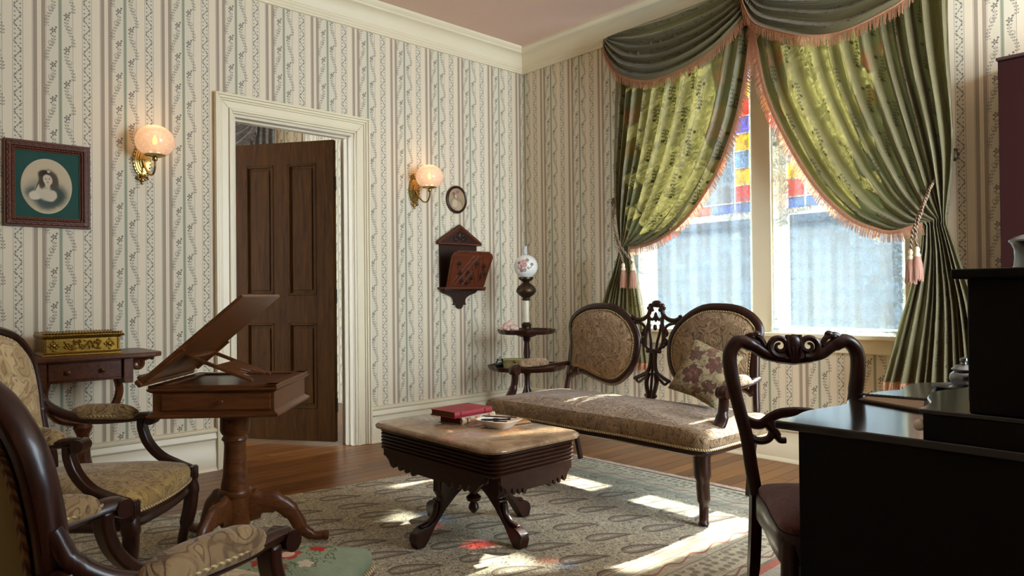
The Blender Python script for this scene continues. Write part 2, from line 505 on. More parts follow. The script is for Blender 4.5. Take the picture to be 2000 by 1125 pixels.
# stiles and rails (leaf: x along the leaf from hinge, y thickness; +y faces the room)
f.box(0, st, -.02, .02, z0, LH); f.box(LW - st, LW, -.02, .02, z0, LH)
f.box(LW / 2 - mid / 2, LW / 2 + mid / 2, -.02, .02, z0, LH)
for a, b in ((z0, .25), (.86, 1.06), (LH - .16, LH)): f.box(st, LW - st, -.0199, .0199, a, b)
leaf = leaf_obj(f, 'leaf', DOORW, smooth=False, bevel=.002)
for xa, xb in ((st, LW / 2 - mid / 2), (LW / 2 + mid / 2, LW - st)):
    for za, zb in ((.25, .86), (1.06, LH - .16)):
        p = M(); p.box(xa, xb, -.008, .008, za, zb); p.box(xa + .035, xb - .035, -.0145, .0145, za + .035, zb - .035)
        leaf_obj(p, 'panel', DOORW, leaf, smooth=False, bevel=.005)
        mo = M()
        for s in (-1, 1):
            for (a, b, c, d) in ((xa, xa + .016, za, zb), (xb - .016, xb, za, zb), (xa, xb, za, za + .016), (xa, xb, zb - .016, zb)):
                mo.box(a, b, s * .017 - .007, s * .017 + .007, c, d)
        leaf_obj(mo, 'moulding', DOORW, leaf, bevel=.004)
BRASS_D = plain('aged_brass', '6b5430', 0.35, 1.0, var=.2)
for zz in (.28, 1.05, 1.85):
    leaf_obj(M().lathe([(.009, -.05), (.009, .05)], 12, (-.004, .0, zz)), 'hinge', plain('hinge_iron', '2a1d14', .5, .6))
kb = M().lathe([(.0, .0), (.022, .0), (.022, .004), (.008, .008), (.008, .035), (.024, .045), (.028, .058), (.02, .07), (.0, .073)], 20, (LW - .06, .02, 1.0), 'y')
leaf_obj(kb, 'knob', BRASS_D)

# ------------------------------------------------------------------ the room beyond the door
HALLP = wallpaper('hall_wallpaper', 'y', -2.0)
wallbox('wall_hall_far', HALLP, [(-2.75, -2.6, -5.3, -.6, 0, H)], 'wallpapered far wall of the next room')
wallbox('wall_hall_side', WP_B, [(-2.75, -T, -.75, -.6, 0, H)], 'side wall of the next room')
wallbox('wall_hall_added_opening', WP_B, [(-2.75, -T, -5.45, -5.3, 0, .7), (-2.75, -T, -5.45, -5.3, 2.5, H), (-2.75, -2.5, -5.45, -5.3, .7, 2.5), (-.7, -T, -5.45, -5.3, .7, 2.5)], 'wall of the next room with an unseen opening added for daylight')  # opening added out of view so daylight reaches the next room
struct(M().box(-2.75, -T, -5.45, -.6, H, H + .1).build('ceiling_hall', CEIL, smooth=False), 'ceiling of the next room')
struct(M().box(-2.6, -.97, -5.3, -.75, -.021, -.001).build('floor_hall', pm.m, smooth=False), 'wood floor of the next room')

# ------------------------------------------------------------------ window
w1 = bpy.data.objects.new('window_1', None); COL.objects.link(w1); w1.location = (2.135, 0, WO[2]); struct(w1, 'tall double window with coloured glass border panes')
OX, OZ = 2.135, WO[2]
def win(m, name, mat, parent=None, **k):
    m.xf(Matrix.Translation((-OX, 0, -OZ))); return m.build(name, mat, parent or w1, **k)
MUL = (2.128, 2.262)
c = M(); 
win(M().box(1.10, 1.24, -.03, .0, .80, 2.90), 'casing', TRIM, bevel=.006); win(M().box(3.03, 3.17, -.03, .0, .80, 2.90), 'casing', TRIM, bevel=.006)
win(M().box(1.10, 3.17, -.035, .0, 2.78, 2.93), 'casing', TRIM, bevel=.006)
win(M().box(MUL[0], MUL[1], -.022, .18, .80, 2.78), 'mullion', TRIM, bevel=.005)
for xa in (MUL[0] - .012, MUL[1]): win(M().box(xa, xa + .012, -.012, .17, .80, 2.78), 'mullion_bead', TRIM, bevel=.003)
win(M().box(1.06, 3.21, -.075, .18, .772, .80), 'sill', TRIM, bevel=.008, seg=3)
win(M().box(1.10, 3.17, -.030, .0, .69, .772), 'apron', TRIM, bevel=.005)
SASH = plain('sash_paint', 'd9cdb3', .45)
def stained(name, c):
    m = Mat(name); t = m.node('ShaderNodeBsdfTransparent', Color=tuple(x * .55 for x in lin(c)[:3]) + (1,)); g = m.node('ShaderNodeBsdfTranslucent', Color=lin(c))
    m.surface(m.mixsh(0.10, t, g)); return m.m
def glass(name, c, dens=1.0):
    m = Mat(name); t = m.node('ShaderNodeBsdfTransparent', Color=lin(c)); g = m.node('ShaderNodeBsdfGlossy', Roughness=0.05)
    m.surface(m.mixsh(0.03 if name != 'picture_glass' else .004, t, g)); return m.m
G = dict(clear=glass('clear_glass', 'f4fbff'), r=stained('red_glass', 'ff6258'), y=stained('yellow_glass', 'ffdf3a'), b=stained('blue_glass', '86b8ee'), p=stained('violet_glass', 'a8a4f0'), l=stained('pale_blue_glass', 'b4d6f6'), o=stained('amber_glass', 'ff9a4a'))
for sx0, sx1 in ((1.24, MUL[0] - .012), (MUL[1] + .012, 3.03)):
    fr = M()
    fr.box(sx0, sx0 + .045, .07, .11, .80, 2.78); fr.box(sx1 - .045, sx1, .07, .11, .80, 2.78)
    fr.box(sx0 + .045, sx1 - .045, .071, .109, .80, .828); fr.box(sx0 + .045, sx1 - .045, .071, .109, 2.72, 2.78)
    fr.box(sx0 + .045, sx1 - .045, .071, .109, 1.535, 1.575)
    sash = win(fr, 'sash', SASH, smooth=False, bevel=.003)
    gx0, gx1 = sx0 + .045, sx1 - .045
    win(M().box(gx0, gx1, .088, .092, .828, 1.535), 'pane', G['clear'], sash, smooth=False)
    # upper sash: border of coloured squares round a clear centre
    s = .114; z = 1.575; zs = [z + .07] + [z + .07 + s * k for k in range(1, 10)]
    win(M().box(gx0 + s, gx1 - s, .088, .092, zs[0], 2.72), 'pane', G['clear'], sash, smooth=False)
    bars = M()
    nb = max(1, round((gx1 - gx0 - 2 * s) / .17)); cells = [gx0, gx0 + s] + [gx0 + s + (gx1 - gx0 - 2 * s) * k / nb for k in range(1, nb)] + [gx1 - s, gx1]
    for k, (a, b) in enumerate(zip(cells, cells[1:])):
        key = 'b' if k not in (2,) else 'o'
        win(M().box(a + .004, b - .004, .087, .093, z, zs[0] - .004), 'coloured_pane', G[key], sash, smooth=False)
    seq = 'ryllyprybylprbr'
    seq = ['r', 'y', 'l', 'y', 'p', 'r', 'y', 'b', 'r', 'y']
    for side in (gx0, gx1 - s):
        if (side == gx0) == (sx0 < 2): seq = ['l', 'clear', 'l', 'clear', 'l', 'y', 'clear', 'r', 'l', 'clear']
        else: seq = ['r', 'y', 'l', 'y', 'p', 'r', 'y', 'b', 'r', 'y']
        for k in range(len(zs)):
            a = zs[k]; b = min(zs[k] + s, 2.72)
            if b <= a: continue
            win(M().box(side + .004, side + s - .004, .087, .093, a + .004, b - .004), 'coloured_pane', G[seq[k % 10]], sash, smooth=False)
    for k in zs: bars.box(gx0, gx0 + s, .082, .098, k - .004, k + .004); bars.box(gx1 - s, gx1, .082, .098, k - .004, k + .004)
    bars.box(gx0 + s - .004, gx0 + s + .004, .082, .098, z, 2.72); bars.box(gx1 - s - .004, gx1 - s + .004, .082, .098, z, 2.72)
    bars.box(gx0, gx1, .0821, .0979, zs[0] - .004, zs[0] + .004)
    win(bars, 'lead_bar', SASH, sash, smooth=False)
# dark clapboard wall added outside to dim the sky seen through the lace
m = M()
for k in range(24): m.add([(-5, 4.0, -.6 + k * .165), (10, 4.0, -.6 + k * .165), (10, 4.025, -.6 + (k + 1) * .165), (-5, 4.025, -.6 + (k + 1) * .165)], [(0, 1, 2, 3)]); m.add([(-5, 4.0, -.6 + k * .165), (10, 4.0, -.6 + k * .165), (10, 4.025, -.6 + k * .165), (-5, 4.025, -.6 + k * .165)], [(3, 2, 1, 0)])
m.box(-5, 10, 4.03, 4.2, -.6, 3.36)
struct(m.build('added_dimming_wall', plain('dark_dimming_clapboard', '18252f', .8, var=.04, scale=3), smooth=False), 'dark blue clapboard wall added outside to dim the lace')
# made-up window, out of view, added to brighten the door wall
w2 = bpy.data.objects.new('added_side_window', None); COL.objects.link(w2); w2.location = (XR, -1.2, .4); struct(w2, 'added side window out of view that brightens the room')
fr = M()
for yy in (EW[0], -1.225, EW[1] - .05): fr.box(.05, .1, yy + 1.2, yy + 1.25, 0, 2.35)
fr.box(.05, .1, EW[0] + 1.2, EW[1] + 1.2, 0, .05); fr.box(.05, .1, EW[0] + 1.2, EW[1] + 1.2, 2.30, 2.35); fr.box(-.05, .15, EW[0] + 1.15, EW[1] + 1.25, -.03, 0)
fr.build('sash', SASH, w2, smooth=False)
# ================================================================== materials of the furnishings
MAHOG = wood('dark_mahogany', '170906', '3c1c10', 0.30, 1.0, 2, 0.12)
MAHOGX = wood('mahogany_grain_across', '180a06', '3f1f0e', 0.30, 1.0, 0, 0.12)
REDW = wood('red_mahogany', '351808', '6c3816', 0.36, 0.9, 0, 0.15)
STANDW = wood('reading_stand_mahogany', '371b0b', '76421d', 0.32, 0.9, 0, 0.1)
BLACKW = wood('ebonised_wood', '020203', '070609', 0.6, 1.0, 0, 0.0)
DESKTOP = wood('polished_desk_top', '0b0808', '1f1512', 0.11, 1.0, 0, 0.8)
BRASS = plain('polished_brass', 'ad9258', 0.25, 1.0, var=.1)
GILT = plain('gilded_metal', '8a6a2c', 0.38, 1.0, var=.35, scale=60, bump=.2)
BRONZE = plain('dark_bronze', '4a3a2a', 0.4, 0.8, var=.3, scale=40)
PEWTER = plain('pewter', '8d9499', 0.3, 1.0, var=.15)

def damask(name, base, light, dark, scale=1.0, kind='Object', rough=0.75, amt=1.0, sheen=.25, bump=.5):
    m = Mat(name, rough, spec=.25)
    v = m.coord(kind)[0]
    n1 = m.noise(v, 15 * scale, 1, .5, 2.2)
    n2 = m.noise(v, 26 * scale, 1, .5, 1.2)
    line = ((n1 * 6.0).frac() - .5).abs().step(.06, .20)
    vein = ((n2 * 4.0).frac() - .5).abs().step(.04, .16)
    leafm = n1.step(.42, .60)
    fine = m.noise(v, 260, 1)
    h = line * .65 + vein * .35 + leafm * .3
    c = m.mix((leafm * .7 + .15).clamp(), base, light)
    c = m.mix(((1 - line) * .75 + (1 - vein) * .3).clamp() * amt, c, dark)
    c = m.mix(fine * .2, c, dark)
    m.color(c); m.bump(h + fine * .25, bump, .004); m.set('Sheen Weight', sheen)
    return m.m
SETTEE = damask('settee_damask', '8f7250', 'b2926c', '5f4629', .75, bump=.9)
GOLDB = damask('gold_brocade', '97763f', 'b89a5e', '6d5026', .62)
BACKB = damask('pale_brocade', 'a58a5c', 'cdb487', '8a6a45', .55)
PADB = damask('arm_pad_brocade', '8d7348', 'b59a68', '654a2c', .8)
NEARPAD = damask('near_arm_pad_brocade', '836845', 'a0835a', '5c4226', .6)
MUSTARD = plain('mustard_back_cloth', '7d6420', .85, var=.12, scale=200, sheen=.3)
MAROONS = damask('maroon_seat_damask', '5a2f30', '6a3c3a', '472325', .7, bump=.2)

def ropemat(name, a, b, k=260):
    m = Mat(name, .6)
    x, y, z = m.xyz()
    w = ((x + y + z * .8) * k).sin()
    m.color(m.mix(w.step(-.5, .6), a, b)); m.bump(w, .6, .003)
    return m.m
ROPE = ropemat('twisted_gimp', '5b3d26', '86663f', 520)
CORD = ropemat('tieback_cord', '5d4330', 'a88f72', 330)
PIPE = ropemat('upholstery_gimp', '8d7448', 'c8af80', 420)
FRINGE = plain('peach_fringe', 'c98f6e', .8, var=.3, scale=120)
def fringe_mat():
    m = Mat('peach_fringe_translucent', .8); n = m.noise(m.coord()[0], 130, 2)
    c = m.mix(n, 'a8704f', 'e6b391')
    d = m.node('ShaderNodeBsdfDiffuse', Color=c); t = m.node('ShaderNodeBsdfTranslucent', Color=c)
    m.surface(m.mixsh(.45, d, t)); return m.m
FRINGE = fringe_mat()
TASSEL = plain('rose_tassel', 'a57864', .8, var=.2, scale=150)
CREAMB = plain('cream_tassel_head', 'd8c8a8', .6, var=.15)

def silk(name, kind):
    m = Mat(name, .42, spec=.4)
    n = m.nt.nodes.new('ShaderNodeTexCoord'); s = m.nt.nodes.new('ShaderNodeSeparateXYZ'); m.nt.links.new(n.outputs['UV'], s.inputs[0])
    u, v = V(m.nt, s.outputs[0]), V(m.nt, s.outputs[1])
    # embroidered sprigs on a half-drop repeat
    cu, cv = .21, .25
    row = (u / cu).floor()
    a = ((u / cu).frac() - .5) * cu
    b = ((v / cv + row * .5).frac() - .5) * cv
    st = a - (b * 34).sin() * .016
    ink = st.abs().lt(.0018) * b.abs().lt(.078)
    k = (b / .019).frac() - .5
    lf = hyp((st.abs() - .009) * 1.0, (k * .019 - st.abs() * .25) * 1.5)
    ink = ink.max(lf.lt(.0058) * b.abs().lt(.072))
    for (px, py, rr) in ((.015, .065, .009), (-.019, .0, .008), (.020, -.058, .009)):
        ink = ink.max(hyp(a - px, b - py).lt(rr))
    slub = m.noise(m.vec(u * 12.0, v * 260.0, 0.0), 1.0, 3)
    wr = m.noise(m.vec(u * 20.0, v * 2.4, 0.0), 1.0, 3, .6, .6)
    c = m.mix(slub, '5a5338', '7b704c')
    c = m.mix(ink * .85, c, '33331f')
    m.color(c); m.set('Sheen Weight', .2)
    m.bump(wr * 6.0 + slub * .4 + ink * .2, .55, .006)
    t = m.node('ShaderNodeBsdfTranslucent', Color=m.mix(ink * .9, '9a9052', '25240f'))
    m.surface(m.mixsh(.18, m.b.outputs[0], t))
    return m.m
SILK = silk('green_embroidered_silk', 'uv')

def lace():
    m = Mat('white_lace', .8)
    x, y, z = m.xyz('World')
    v = m.vec(x, z, 0.0)
    n1 = m.noise(v, 16, 2, .5, 1.4)
    scroll = ((n1 * 6.0).frac() - .5).abs().step(.05, .22)
    motif = m.noise(v, 6.5, 2, .5, .6).step(.44, .56)
    net = ((x * 900).sin() * (z * 900).sin()).abs()
    flow = m.voro(v, 22, 'F1', .6).lt(.30)
    edge = (x - 2.19).abs().step(.02, .16)
    cov = (motif * .16 + scroll * .34 + flow * .10 + .36 + (1 - edge) * .12).clamp()
    d = m.node('ShaderNodeBsdfDiffuse', Color=lin('c0cfd6')); t = m.node('ShaderNodeBsdfTranslucent', Color=lin('e6f0f4'))
    th = m.mixsh(.018, d, t)
    m.surface(m.mixsh(cov, m.node('ShaderNodeBsdfTransparent', Color=(1, 1, 1, 1)), th))
    return m.m
LACE = lace()

def frosted(name, tint, pattern=True):
    m = Mat(name, .35)
    x, y, z = m.xyz()
    n = m.voro(m.coord()[0], 70)
    d = m.node('ShaderNodeBsdfTranslucent', Color=lin(tint)); t = m.node('ShaderNodeBsdfTransparent', Color=(.96, .93, .9, 1)); g = m.node('ShaderNodeBsdfGlossy', Roughness=.12)
    df = m.node('ShaderNodeBsdfDiffuse', Color=lin(tint))
    s = m.mixsh(n.step(.2, .55) * .16 + .22, m.mixsh(.45, d, df), t)
    lw = m.nt.nodes.new('ShaderNodeFresnel'); lw.inputs[0].default_value = 1.45
    m.surface(m.mixsh(V(m.nt, lw.outputs[0]) * .8, s, g)); return m.m
BLACKW.node_tree.nodes['Principled BSDF'].inputs['Specular IOR Level'].default_value = .25
GLOBE = frosted('frosted_pink_glass', 'f3e2da')
def clearglass(name, tint='ffffff'):
    m = Mat(name); t = m.node('ShaderNodeBsdfTransparent', Color=lin(tint)); g = m.node('ShaderNodeBsdfGlossy', Roughness=.04)
    lw = m.nt.nodes.new('ShaderNodeFresnel'); lw.inputs[0].default_value = 1.5
    m.surface(m.mixsh((V(m.nt, lw.outputs[0]) * 1.2 + .04).clamp(), t, g)); return m.m
CHIM = clearglass('chimney_glass'); JARG = clearglass('jar_glass', 'e8eeee')
def emit(name, c, s):
    m = Mat(name); m.surface(m.node('ShaderNodeEmission', Color=lin(c), Strength=s)); return m.m
# ================================================================== drapery
def pathtab(pts):
    """arc-length parametrised polyline through catmull points"""
    P = [Vector(p) for p in catmull([(a, 0, b) for a, b in pts], 10)]
    L = [0]
    for a, b in zip(P, P[1:]): L.append(L[-1] + (b - a).length)
    def at(t):
        d = t * L[-1]
        for k in range(len(L) - 1):
            if d <= L[k + 1] or k == len(L) - 2:
                q = (d - L[k]) / max(1e-9, L[k + 1] - L[k]); p = P[k].lerp(P[k + 1], q); return p.x, p.z
    return at
def strands(m, path, length, step=.0075, seed=1, lean=(0, 0, -1), y_off=0, out=None):
    """hanging yarn strands along a 3D path; each a thin tapered two-quad ribbon"""
    rg = random.Random(seed); P = [Vector(p) for p in path]
    acc = 0.0
    for a, b in zip(P, P[1:]):
        d = (b - a); L = d.length
        if L < 1e-6: continue
        t = d / L
        s = acc
        while s < L:
            p = a + t * s
            dr = Vector(lean) if out is None else (Vector(lean) * .55 + Vector(out(p, t)) * .8)
            dr = (dr + Vector((rg.uniform(-.16, .16), rg.uniform(-.2, .2), 0))).normalized()
            ln = length * rg.uniform(.82, 1.08); w = step * .46
            side = (t - dr * t.dot(dr)).normalized() * w
            tw = Vector((0, rg.uniform(-.003, .003), 0))
            m1 = p + dr * ln * .5 + Vector((0, -.004, 0)) + tw; e = p + dr * ln
            k = len(m.v)
            m.v += [tuple(p - side), tuple(p + side), tuple(m1 - side), tuple(m1 + side), tuple(e - side * .7), tuple(e + side * .7)]
            m.f += [(k, k + 1, k + 3, k + 2), (k + 2, k + 3, k + 5, k + 4)]
            s += step
        acc = s - L
def stuff(o): o['kind'] = 'stuff'; return o

def drape(label, outer, inner, louter, linner, nf, seed, sx):
    t = thing('window_drape', label, 'curtain', (outer[-1][0], -.13, louter[-1][1]))
    rg = random.Random(seed)
    A, B, A2, B2 = pathtab(outer), pathtab(inner), pathtab(louter), pathtab(linner)
    amp = [rg.uniform(.6, 1.3) for _ in range(nf + 2)]; shf = [rg.uniform(-.35, .35) for _ in range(nf + 2)]
    def prof(u, k, sharp):
        ph = nf * (u + .030 * sin(7.3 * u + seed) + .014 * sin(17 * u + 2 * seed)); ph = max(0.0, min(nf - 1e-6, ph)); i = int(ph) % (nf + 1); f = ph - int(ph)
        a = lerp(amp[i], amp[i + 1], f); s = lerp(shf[i], shf[i + 1], f)
        w = cos(2 * pi * (ph + s * .5 + k))
        return a * (abs(w) ** sharp) * (1 if w > 0 else -1)
    def surf(u, v):
        if v <= .62:
            q = v / .62
            o, i_ = A(q), B(q)
            w = u ** (1.0 + .25 * q)
            x, z = lerp(o[0], i_[0], w), lerp(o[1], i_[1], w)
            am = interp([(0, .036), (.25, .056), (.6, .050), (.85, .036), (1, .020)], q)
            bel = .06 * sin(pi * q) * u * (1 - u) * 2
            z += .012 * prof(u, .25, 1) * q * (1 if u < .98 else 0)
            y = -.135 - bel - am * prof(u, q * .15, .8) - .02 * q
            # fine creases close to the tie
            y -= .006 * sin(u * 90 + 3 * q) * max(0, q - .55)
        else:
            q = (v - .62) / .38
            o, i_ = A2(q), B2(q)
            x, z = lerp(o[0], i_[0], u), lerp(o[1], i_[1], u)
            am = interp([(0, .020), (.3, .034), (1, .050)], q)
            y = -.155 - am * prof(u, .15 + q * .05, .8) + .01 * q
        return (x - t.location.x, y + .13, z - t.location.z)
    m = M().grid(surf, 150, 84, uv=(1.9, 2.3)); m.build('cloth', SILK, t)
    # fringe down the leading edge to the tie, and along the hem
    P = [tuple(Vector(surf(1.0, v)) + Vector((0, -.004, 0))) for v in [k / 160 * .62 for k in range(161)]]
    hem = [surf(u / 300, 1.0) for u in range(301)]
    f = M(); 
    def out(p, tt):
        n = Vector((tt.z, 0, -tt.x)) * sx
        return n
    strands(f, P, .058, .006, seed, (0, 0, -1), out=out)
    stuff(f.build('fringe', FRINGE, t, smooth=False))
    g = M(); strands(g, hem, .06, .007, seed + 5); stuff(g.build('hem_fringe', FRINGE, t, smooth=False))
    b = M().tube(P[::2], (.004, .012), 6); b.build('fringe_tape', FRINGE, t)
    return t

drape('green silk drape swept to the left of the window beside the corner',
      [(1.165, 2.80), (1.160, 2.30), (1.150, 1.80), (1.185, 1.385)],
      [(2.235, 2.80), (2.218, 2.60), (2.168, 2.298), (2.094, 2.055), (1.963, 1.796), (1.769, 1.566), (1.564, 1.436), (1.40, 1.385), (1.262, 1.375)],
      [(1.185, 1.385), (1.12, 1.20), (1.01, .94), (.955, .56)], [(1.262, 1.375), (1.30, 1.22), (1.36, .95), (1.42, .56)], 10, 11, -1)
drape('green silk drape swept to the right of the window behind the desk',
      [(3.300, 2.80), (3.305, 2.30), (3.318, 1.80), (3.270, 1.40)],
      [(2.225, 2.80), (2.250, 2.60), (2.320, 2.265), (2.445, 1.963), (2.623, 1.650), (2.792, 1.462), (2.93, 1.385), (3.03, 1.360), (3.165, 1.395)],
      [(3.270, 1.40), (3.33, 1.20), (3.40, .95), (3.46, .56)], [(3.165, 1.395), (3.14, 1.20), (3.045, .85), (2.965, .56)], 11, 23, 1)

def swag(label, pl, pr, top, bot, nfold, seed, yb):
    t = thing('valance_swag', label, 'valance', ((pl[0] + pr[0]) / 2, yb, pl[1]))
    Tp, Bt = pathtab(top), pathtab(bot); rg = random.Random(seed)
    amp = [rg.uniform(.6, 1.25) for _ in range(nfold + 2)]
    def surf(s, r):
        a, b = Tp(s), Bt(s)
        rr = r ** .85
        x, z = lerp(a[0], b[0], rr), lerp(a[1], b[1], rr)
        e = sin(pi * min(1, max(0, s))) ** .6
        ph = r * nfold + .35 * sin(3 * s + seed); i = int(ph) % nfold; f = ph - int(ph)
        am = amp[i]
        ridge = (1 - f) ** 1.3 * min(1, f * 9) if f < 1 else 0           # a soft roll with a sharp underside
        y = -.02 - .10 * r * (.35 + .65 * e) - .080 * e * am * ridge - .030 * (1 - e) * ridge
        z -= .034 * e * am * ridge
        return (x - t.location.x, y, z - t.location.z)
    M().grid(surf, 90, 110, uv=(1.5, 1.1), swap=True).build('cloth', SILK, t)
    P = [surf(k / 200, 1.0) for k in range(201)]
    f = M(); strands(f, [(p[0], p[1] - .003, p[2]) for p in P], .062, .006, seed)
    stuff(f.build('fringe', FRINGE, t, smooth=False))
    M().tube(P[::2], (.004, .011), 6).build('fringe_tape', FRINGE, t)
    return t
swag('green silk swag with peach fringe on the left half of the valance', (1.06, 2.96), (2.30, 2.98),
     [(1.06, 2.95), (1.3, 2.975), (1.8, 3.0), (2.2, 3.0), (2.30, 2.99)],
     [(1.055, 2.93), (1.075, 2.84), (1.128, 2.74), (1.244, 2.61), (1.488, 2.515), (1.776, 2.53), (2.005, 2.606), (2.184, 2.734), (2.254, 2.823), (2.30, 2.92)], 6, 3, -.10)
swag('green silk swag with peach fringe on the right half of the valance', (2.17, 2.98), (3.36, 2.96),
     [(2.17, 2.99), (2.3, 3.0), (2.8, 3.0), (3.2, 2.975), (3.36, 2.95)],
     [(2.17, 2.92), (2.203, 2.823), (2.285, 2.683), (2.446, 2.585), (2.657, 2.496), (2.827, 2.478), (3.038, 2.526), (3.138, 2.577), (3.29, 2.74), (3.365, 2.93)], 6, 8, -.115)
# pole behind the swags
tag(M().tube([(1.0, -.07, 2.93), (3.42, -.07, 2.93)], .018, 12).build('curtain_pole', MAHOG), 'dark wooden curtain pole hidden behind the green swags', 'pole')

def sheer(label, x0, x1, flare, seed):
    t = thing('lace_curtain', label, 'curtain', ((x0 + x1) / 2, -.035, .81))
    rg = random.Random(seed); ph = [rg.uniform(0, 6) for _ in range(4)]
    def s(u, v):
        z = lerp(2.72, .803, v); x = lerp(x0, x1, u) + flare * (max(0, v - .8) / .2) ** 2 * (1 - u) ** 6
        y = .006 * sin(u * 34 + ph[0]) + .004 * sin(u * 71 + ph[1] + v) + .003 * sin(u * 15 + ph[2])
        return (x - t.location.x, y, z - .81)
    M().grid(s, 120, 30).build('lace_panel', LACE, t)
    h = M().tube([s(k / 60, .992) for k in range(61)], (.002, .006), 6); h.build('hem', LACE, t)
    return t
sheer('white lace curtain over the left window pane', 1.225, 2.122, 0, 1)
sheer('white lace curtain over the right window pane', 2.285, 3.045, -.025, 2)

def tassel(m_head, m_skirt, c, L, lean=0.0):
    x, y, z = c
    m_head.lathe([(.004, .0), (.010, -.006), (.014, -.018), (.011, -.032), (.015, -.038), (.017, -.048), (.013, -.056)], 12, (x, y, z))
    sk = M()
    rg = random.Random(int(x * 1000))
    for k in range(44):
        a = 2 * pi * k / 44; r0, r1 = .013, rg.uniform(.020, .027)
        p0 = (x + r0 * cos(a), y + r0 * sin(a), z - .052); p1 = (x + .021 * cos(a), y + .021 * sin(a), z - .09); p2 = (x + lean * .02 + r1 * cos(a), y + r1 * sin(a), z - L * rg.uniform(.95, 1.04))
        sk.tube([p0, p1, p2], .0024, 4)
    m_skirt.add(sk.v, sk.f)
def tieback(label, ros, tie, tass, sgn):
    t = thing('curtain_tieback', label, 'tieback', (ros[0], -.03, ros[1]))
    o = Matrix.Translation((-ros[0], .03, -ros[1]))
    k = M(); k.lathe([(.012, 0), (.012, -.03), (.020, -.035), (.034, -.04), (.036, -.048), (.028, -.056), (.0, -.06)], 20, (ros[0], -.0, ros[1]), 'y')
    for q in range(8):
        a = 2 * pi * q / 8; k.ball((ros[0] + .030 * cos(a), -.046, ros[1] + .030 * sin(a)), (.013, .008, .013), 8, 6)
    k.xf(o).build('rosette', BRONZE, t)
    for d in (0, 1):
        m = M()
        p = catmull([(ros[0], -.045 - .02 * d, ros[1] - .015), (lerp(ros[0], tie[0], .5) + .012 * d, -.19 - .02 * d, lerp(ros[1], tie[1], .5) + .01), (tie[0] + .014 * d, -.252, tie[1] + .01 * d), (lerp(tie[0], tass[d][0], .6), -.245, lerp(tie[1], tass[d][1], .5)), (tass[d][0], -.235, tass[d][1])], 8)
        rr = M()
        for s in (0, pi):                                   # two plies twisted together
            q = []
            for i_, pt in enumerate(p):
                a = i_ * .9 + s; q.append((pt[0] + .0035 * cos(a), pt[1] + .0035 * sin(a), pt[2] + .0035 * sin(a)))
            rr.tube(q, .0048, 7)
        rr.xf(o).build('cord', CORD, t)
    for d in (0, 1):
        h, s = M(), M(); tassel(h, s, (tass[d][0], -.235, tass[d][1]), .175)
        hd = h.xf(o).build('tassel_head', CREAMB, t); s.xf(o).build('tassel_skirt', TASSEL, hd)
tieback('twisted cord tieback with two rose tassels on the left drape', (1.045, 1.735), (1.235, 1.385), ((1.262, 1.265), (1.345, 1.262)), 1)
tieback('twisted cord tieback with two rose tassels on the right drape', (3.262, 1.750), (3.155, 1.385), ((3.128, 1.262), (3.158, 1.275)), -1)

# swag curtain high on the far wall of the next room
HSW = damask('grey_floral_curtain', '6d6a68', '8a8684', '55504e', .7)
t = thing('hall_swag', 'grey fringed swag curtain glimpsed above the open door', 'curtain', (-2.60, -1.75, 2.7))
def hs(s, r):
    y = lerp(-.42, .50, s); z = .24 - r * (.10 + .46 * sin(pi * s) ** .8); f = (r * 5) % 1
    return (.003 + .05 * r + .05 * sin(pi * s) * (1 - f) * min(1, f * 8), y, z)
M().grid(hs, 40, 50).build('cloth', HSW, t)
f = M(); strands(f, [hs(k / 100, 1) for k in range(101)], .07, .012, 4); stuff(f.build('fringe', HSW, t, smooth=False))
for yy in (-.50, .56):
    M().grid(lambda u, v: (.025 + .02 * sin(u * 22), yy + (u - .5) * .24, .26 - v * 1.9), 30, 6).build('side_panel', HSW, t)
# ================================================================== shared shapes
def puff(outl, to3, h, rings=9, flat=.55):
    """domed panel inside a closed 2D outline"""
    m = M(); n = len(outl)
    cx = sum(p[0] for p in outl) / n; cz = sum(p[1] for p in outl) / n
    m.v.append(to3(cx, cz, h))
    for k in range(1, rings + 1):
        r = k / rings
        for p in outl: m.v.append(to3(cx + (p[0] - cx) * r, cz + (p[1] - cz) * r, h * (1 - r ** 3.0) ** flat if r < 1 else 0.0))
    for i in range(n): m.f.append((0, 1 + i, 1 + (i + 1) % n))
    for k in range(rings - 1):
        for i in range(n):
            a = 1 + k * n; b = a + n; j = (i + 1) % n
            m.f.append((a + i, b + i, b + j, a + j))
    return m
def smooth2(pts, n=6, closed=True):
    return [(p[0], p[1]) for p in catmull([(a, b, 0) for a, b in pts], n, closed)]
def seat_pad(plan, z0, z1, crown, nr=10):
    """upholstered seat over a closed plan outline: side wall rolls into a crowned top"""
    m = M(); n = len(plan)
    cx = sum(p[0] for p in plan) / n; cy = sum(p[1] for p in plan) / n
    rows = [(.985, z0), (1.0, z0 + (z1 - z0) * .25), (1.005, z0 + (z1 - z0) * .55), (.985, z0 + (z1 - z0) * .82), (.95, z1)]
    for k in range(1, nr): r = .95 * (1 - k / nr); rows.append((r, z1 + crown * (1 - (r / .95) ** 2)))
    for r, z in rows:
        for p in plan: m.v.append((cx + (p[0] - cx) * r, cy + (p[1] - cy) * r, z))
    m.v.append((cx, cy, z1 + crown))
    for k in range(len(rows) - 1):
        for i in range(n): j = (i + 1) % n; m.f.append((k * n + i, k * n + j, (k + 1) * n + j, (k + 1) * n + i))
    for i in range(n): m.f.append(((len(rows) - 1) * n + i, (len(rows) - 1) * n + (i + 1) % n, len(m.v) - 1))
    m.f.append(tuple(range(n - 1, -1, -1)))
    return m
def ring_tube(plan, z, r, n=8): return M().tube([(p[0], p[1], z) for p in plan], r, n, closed=True)
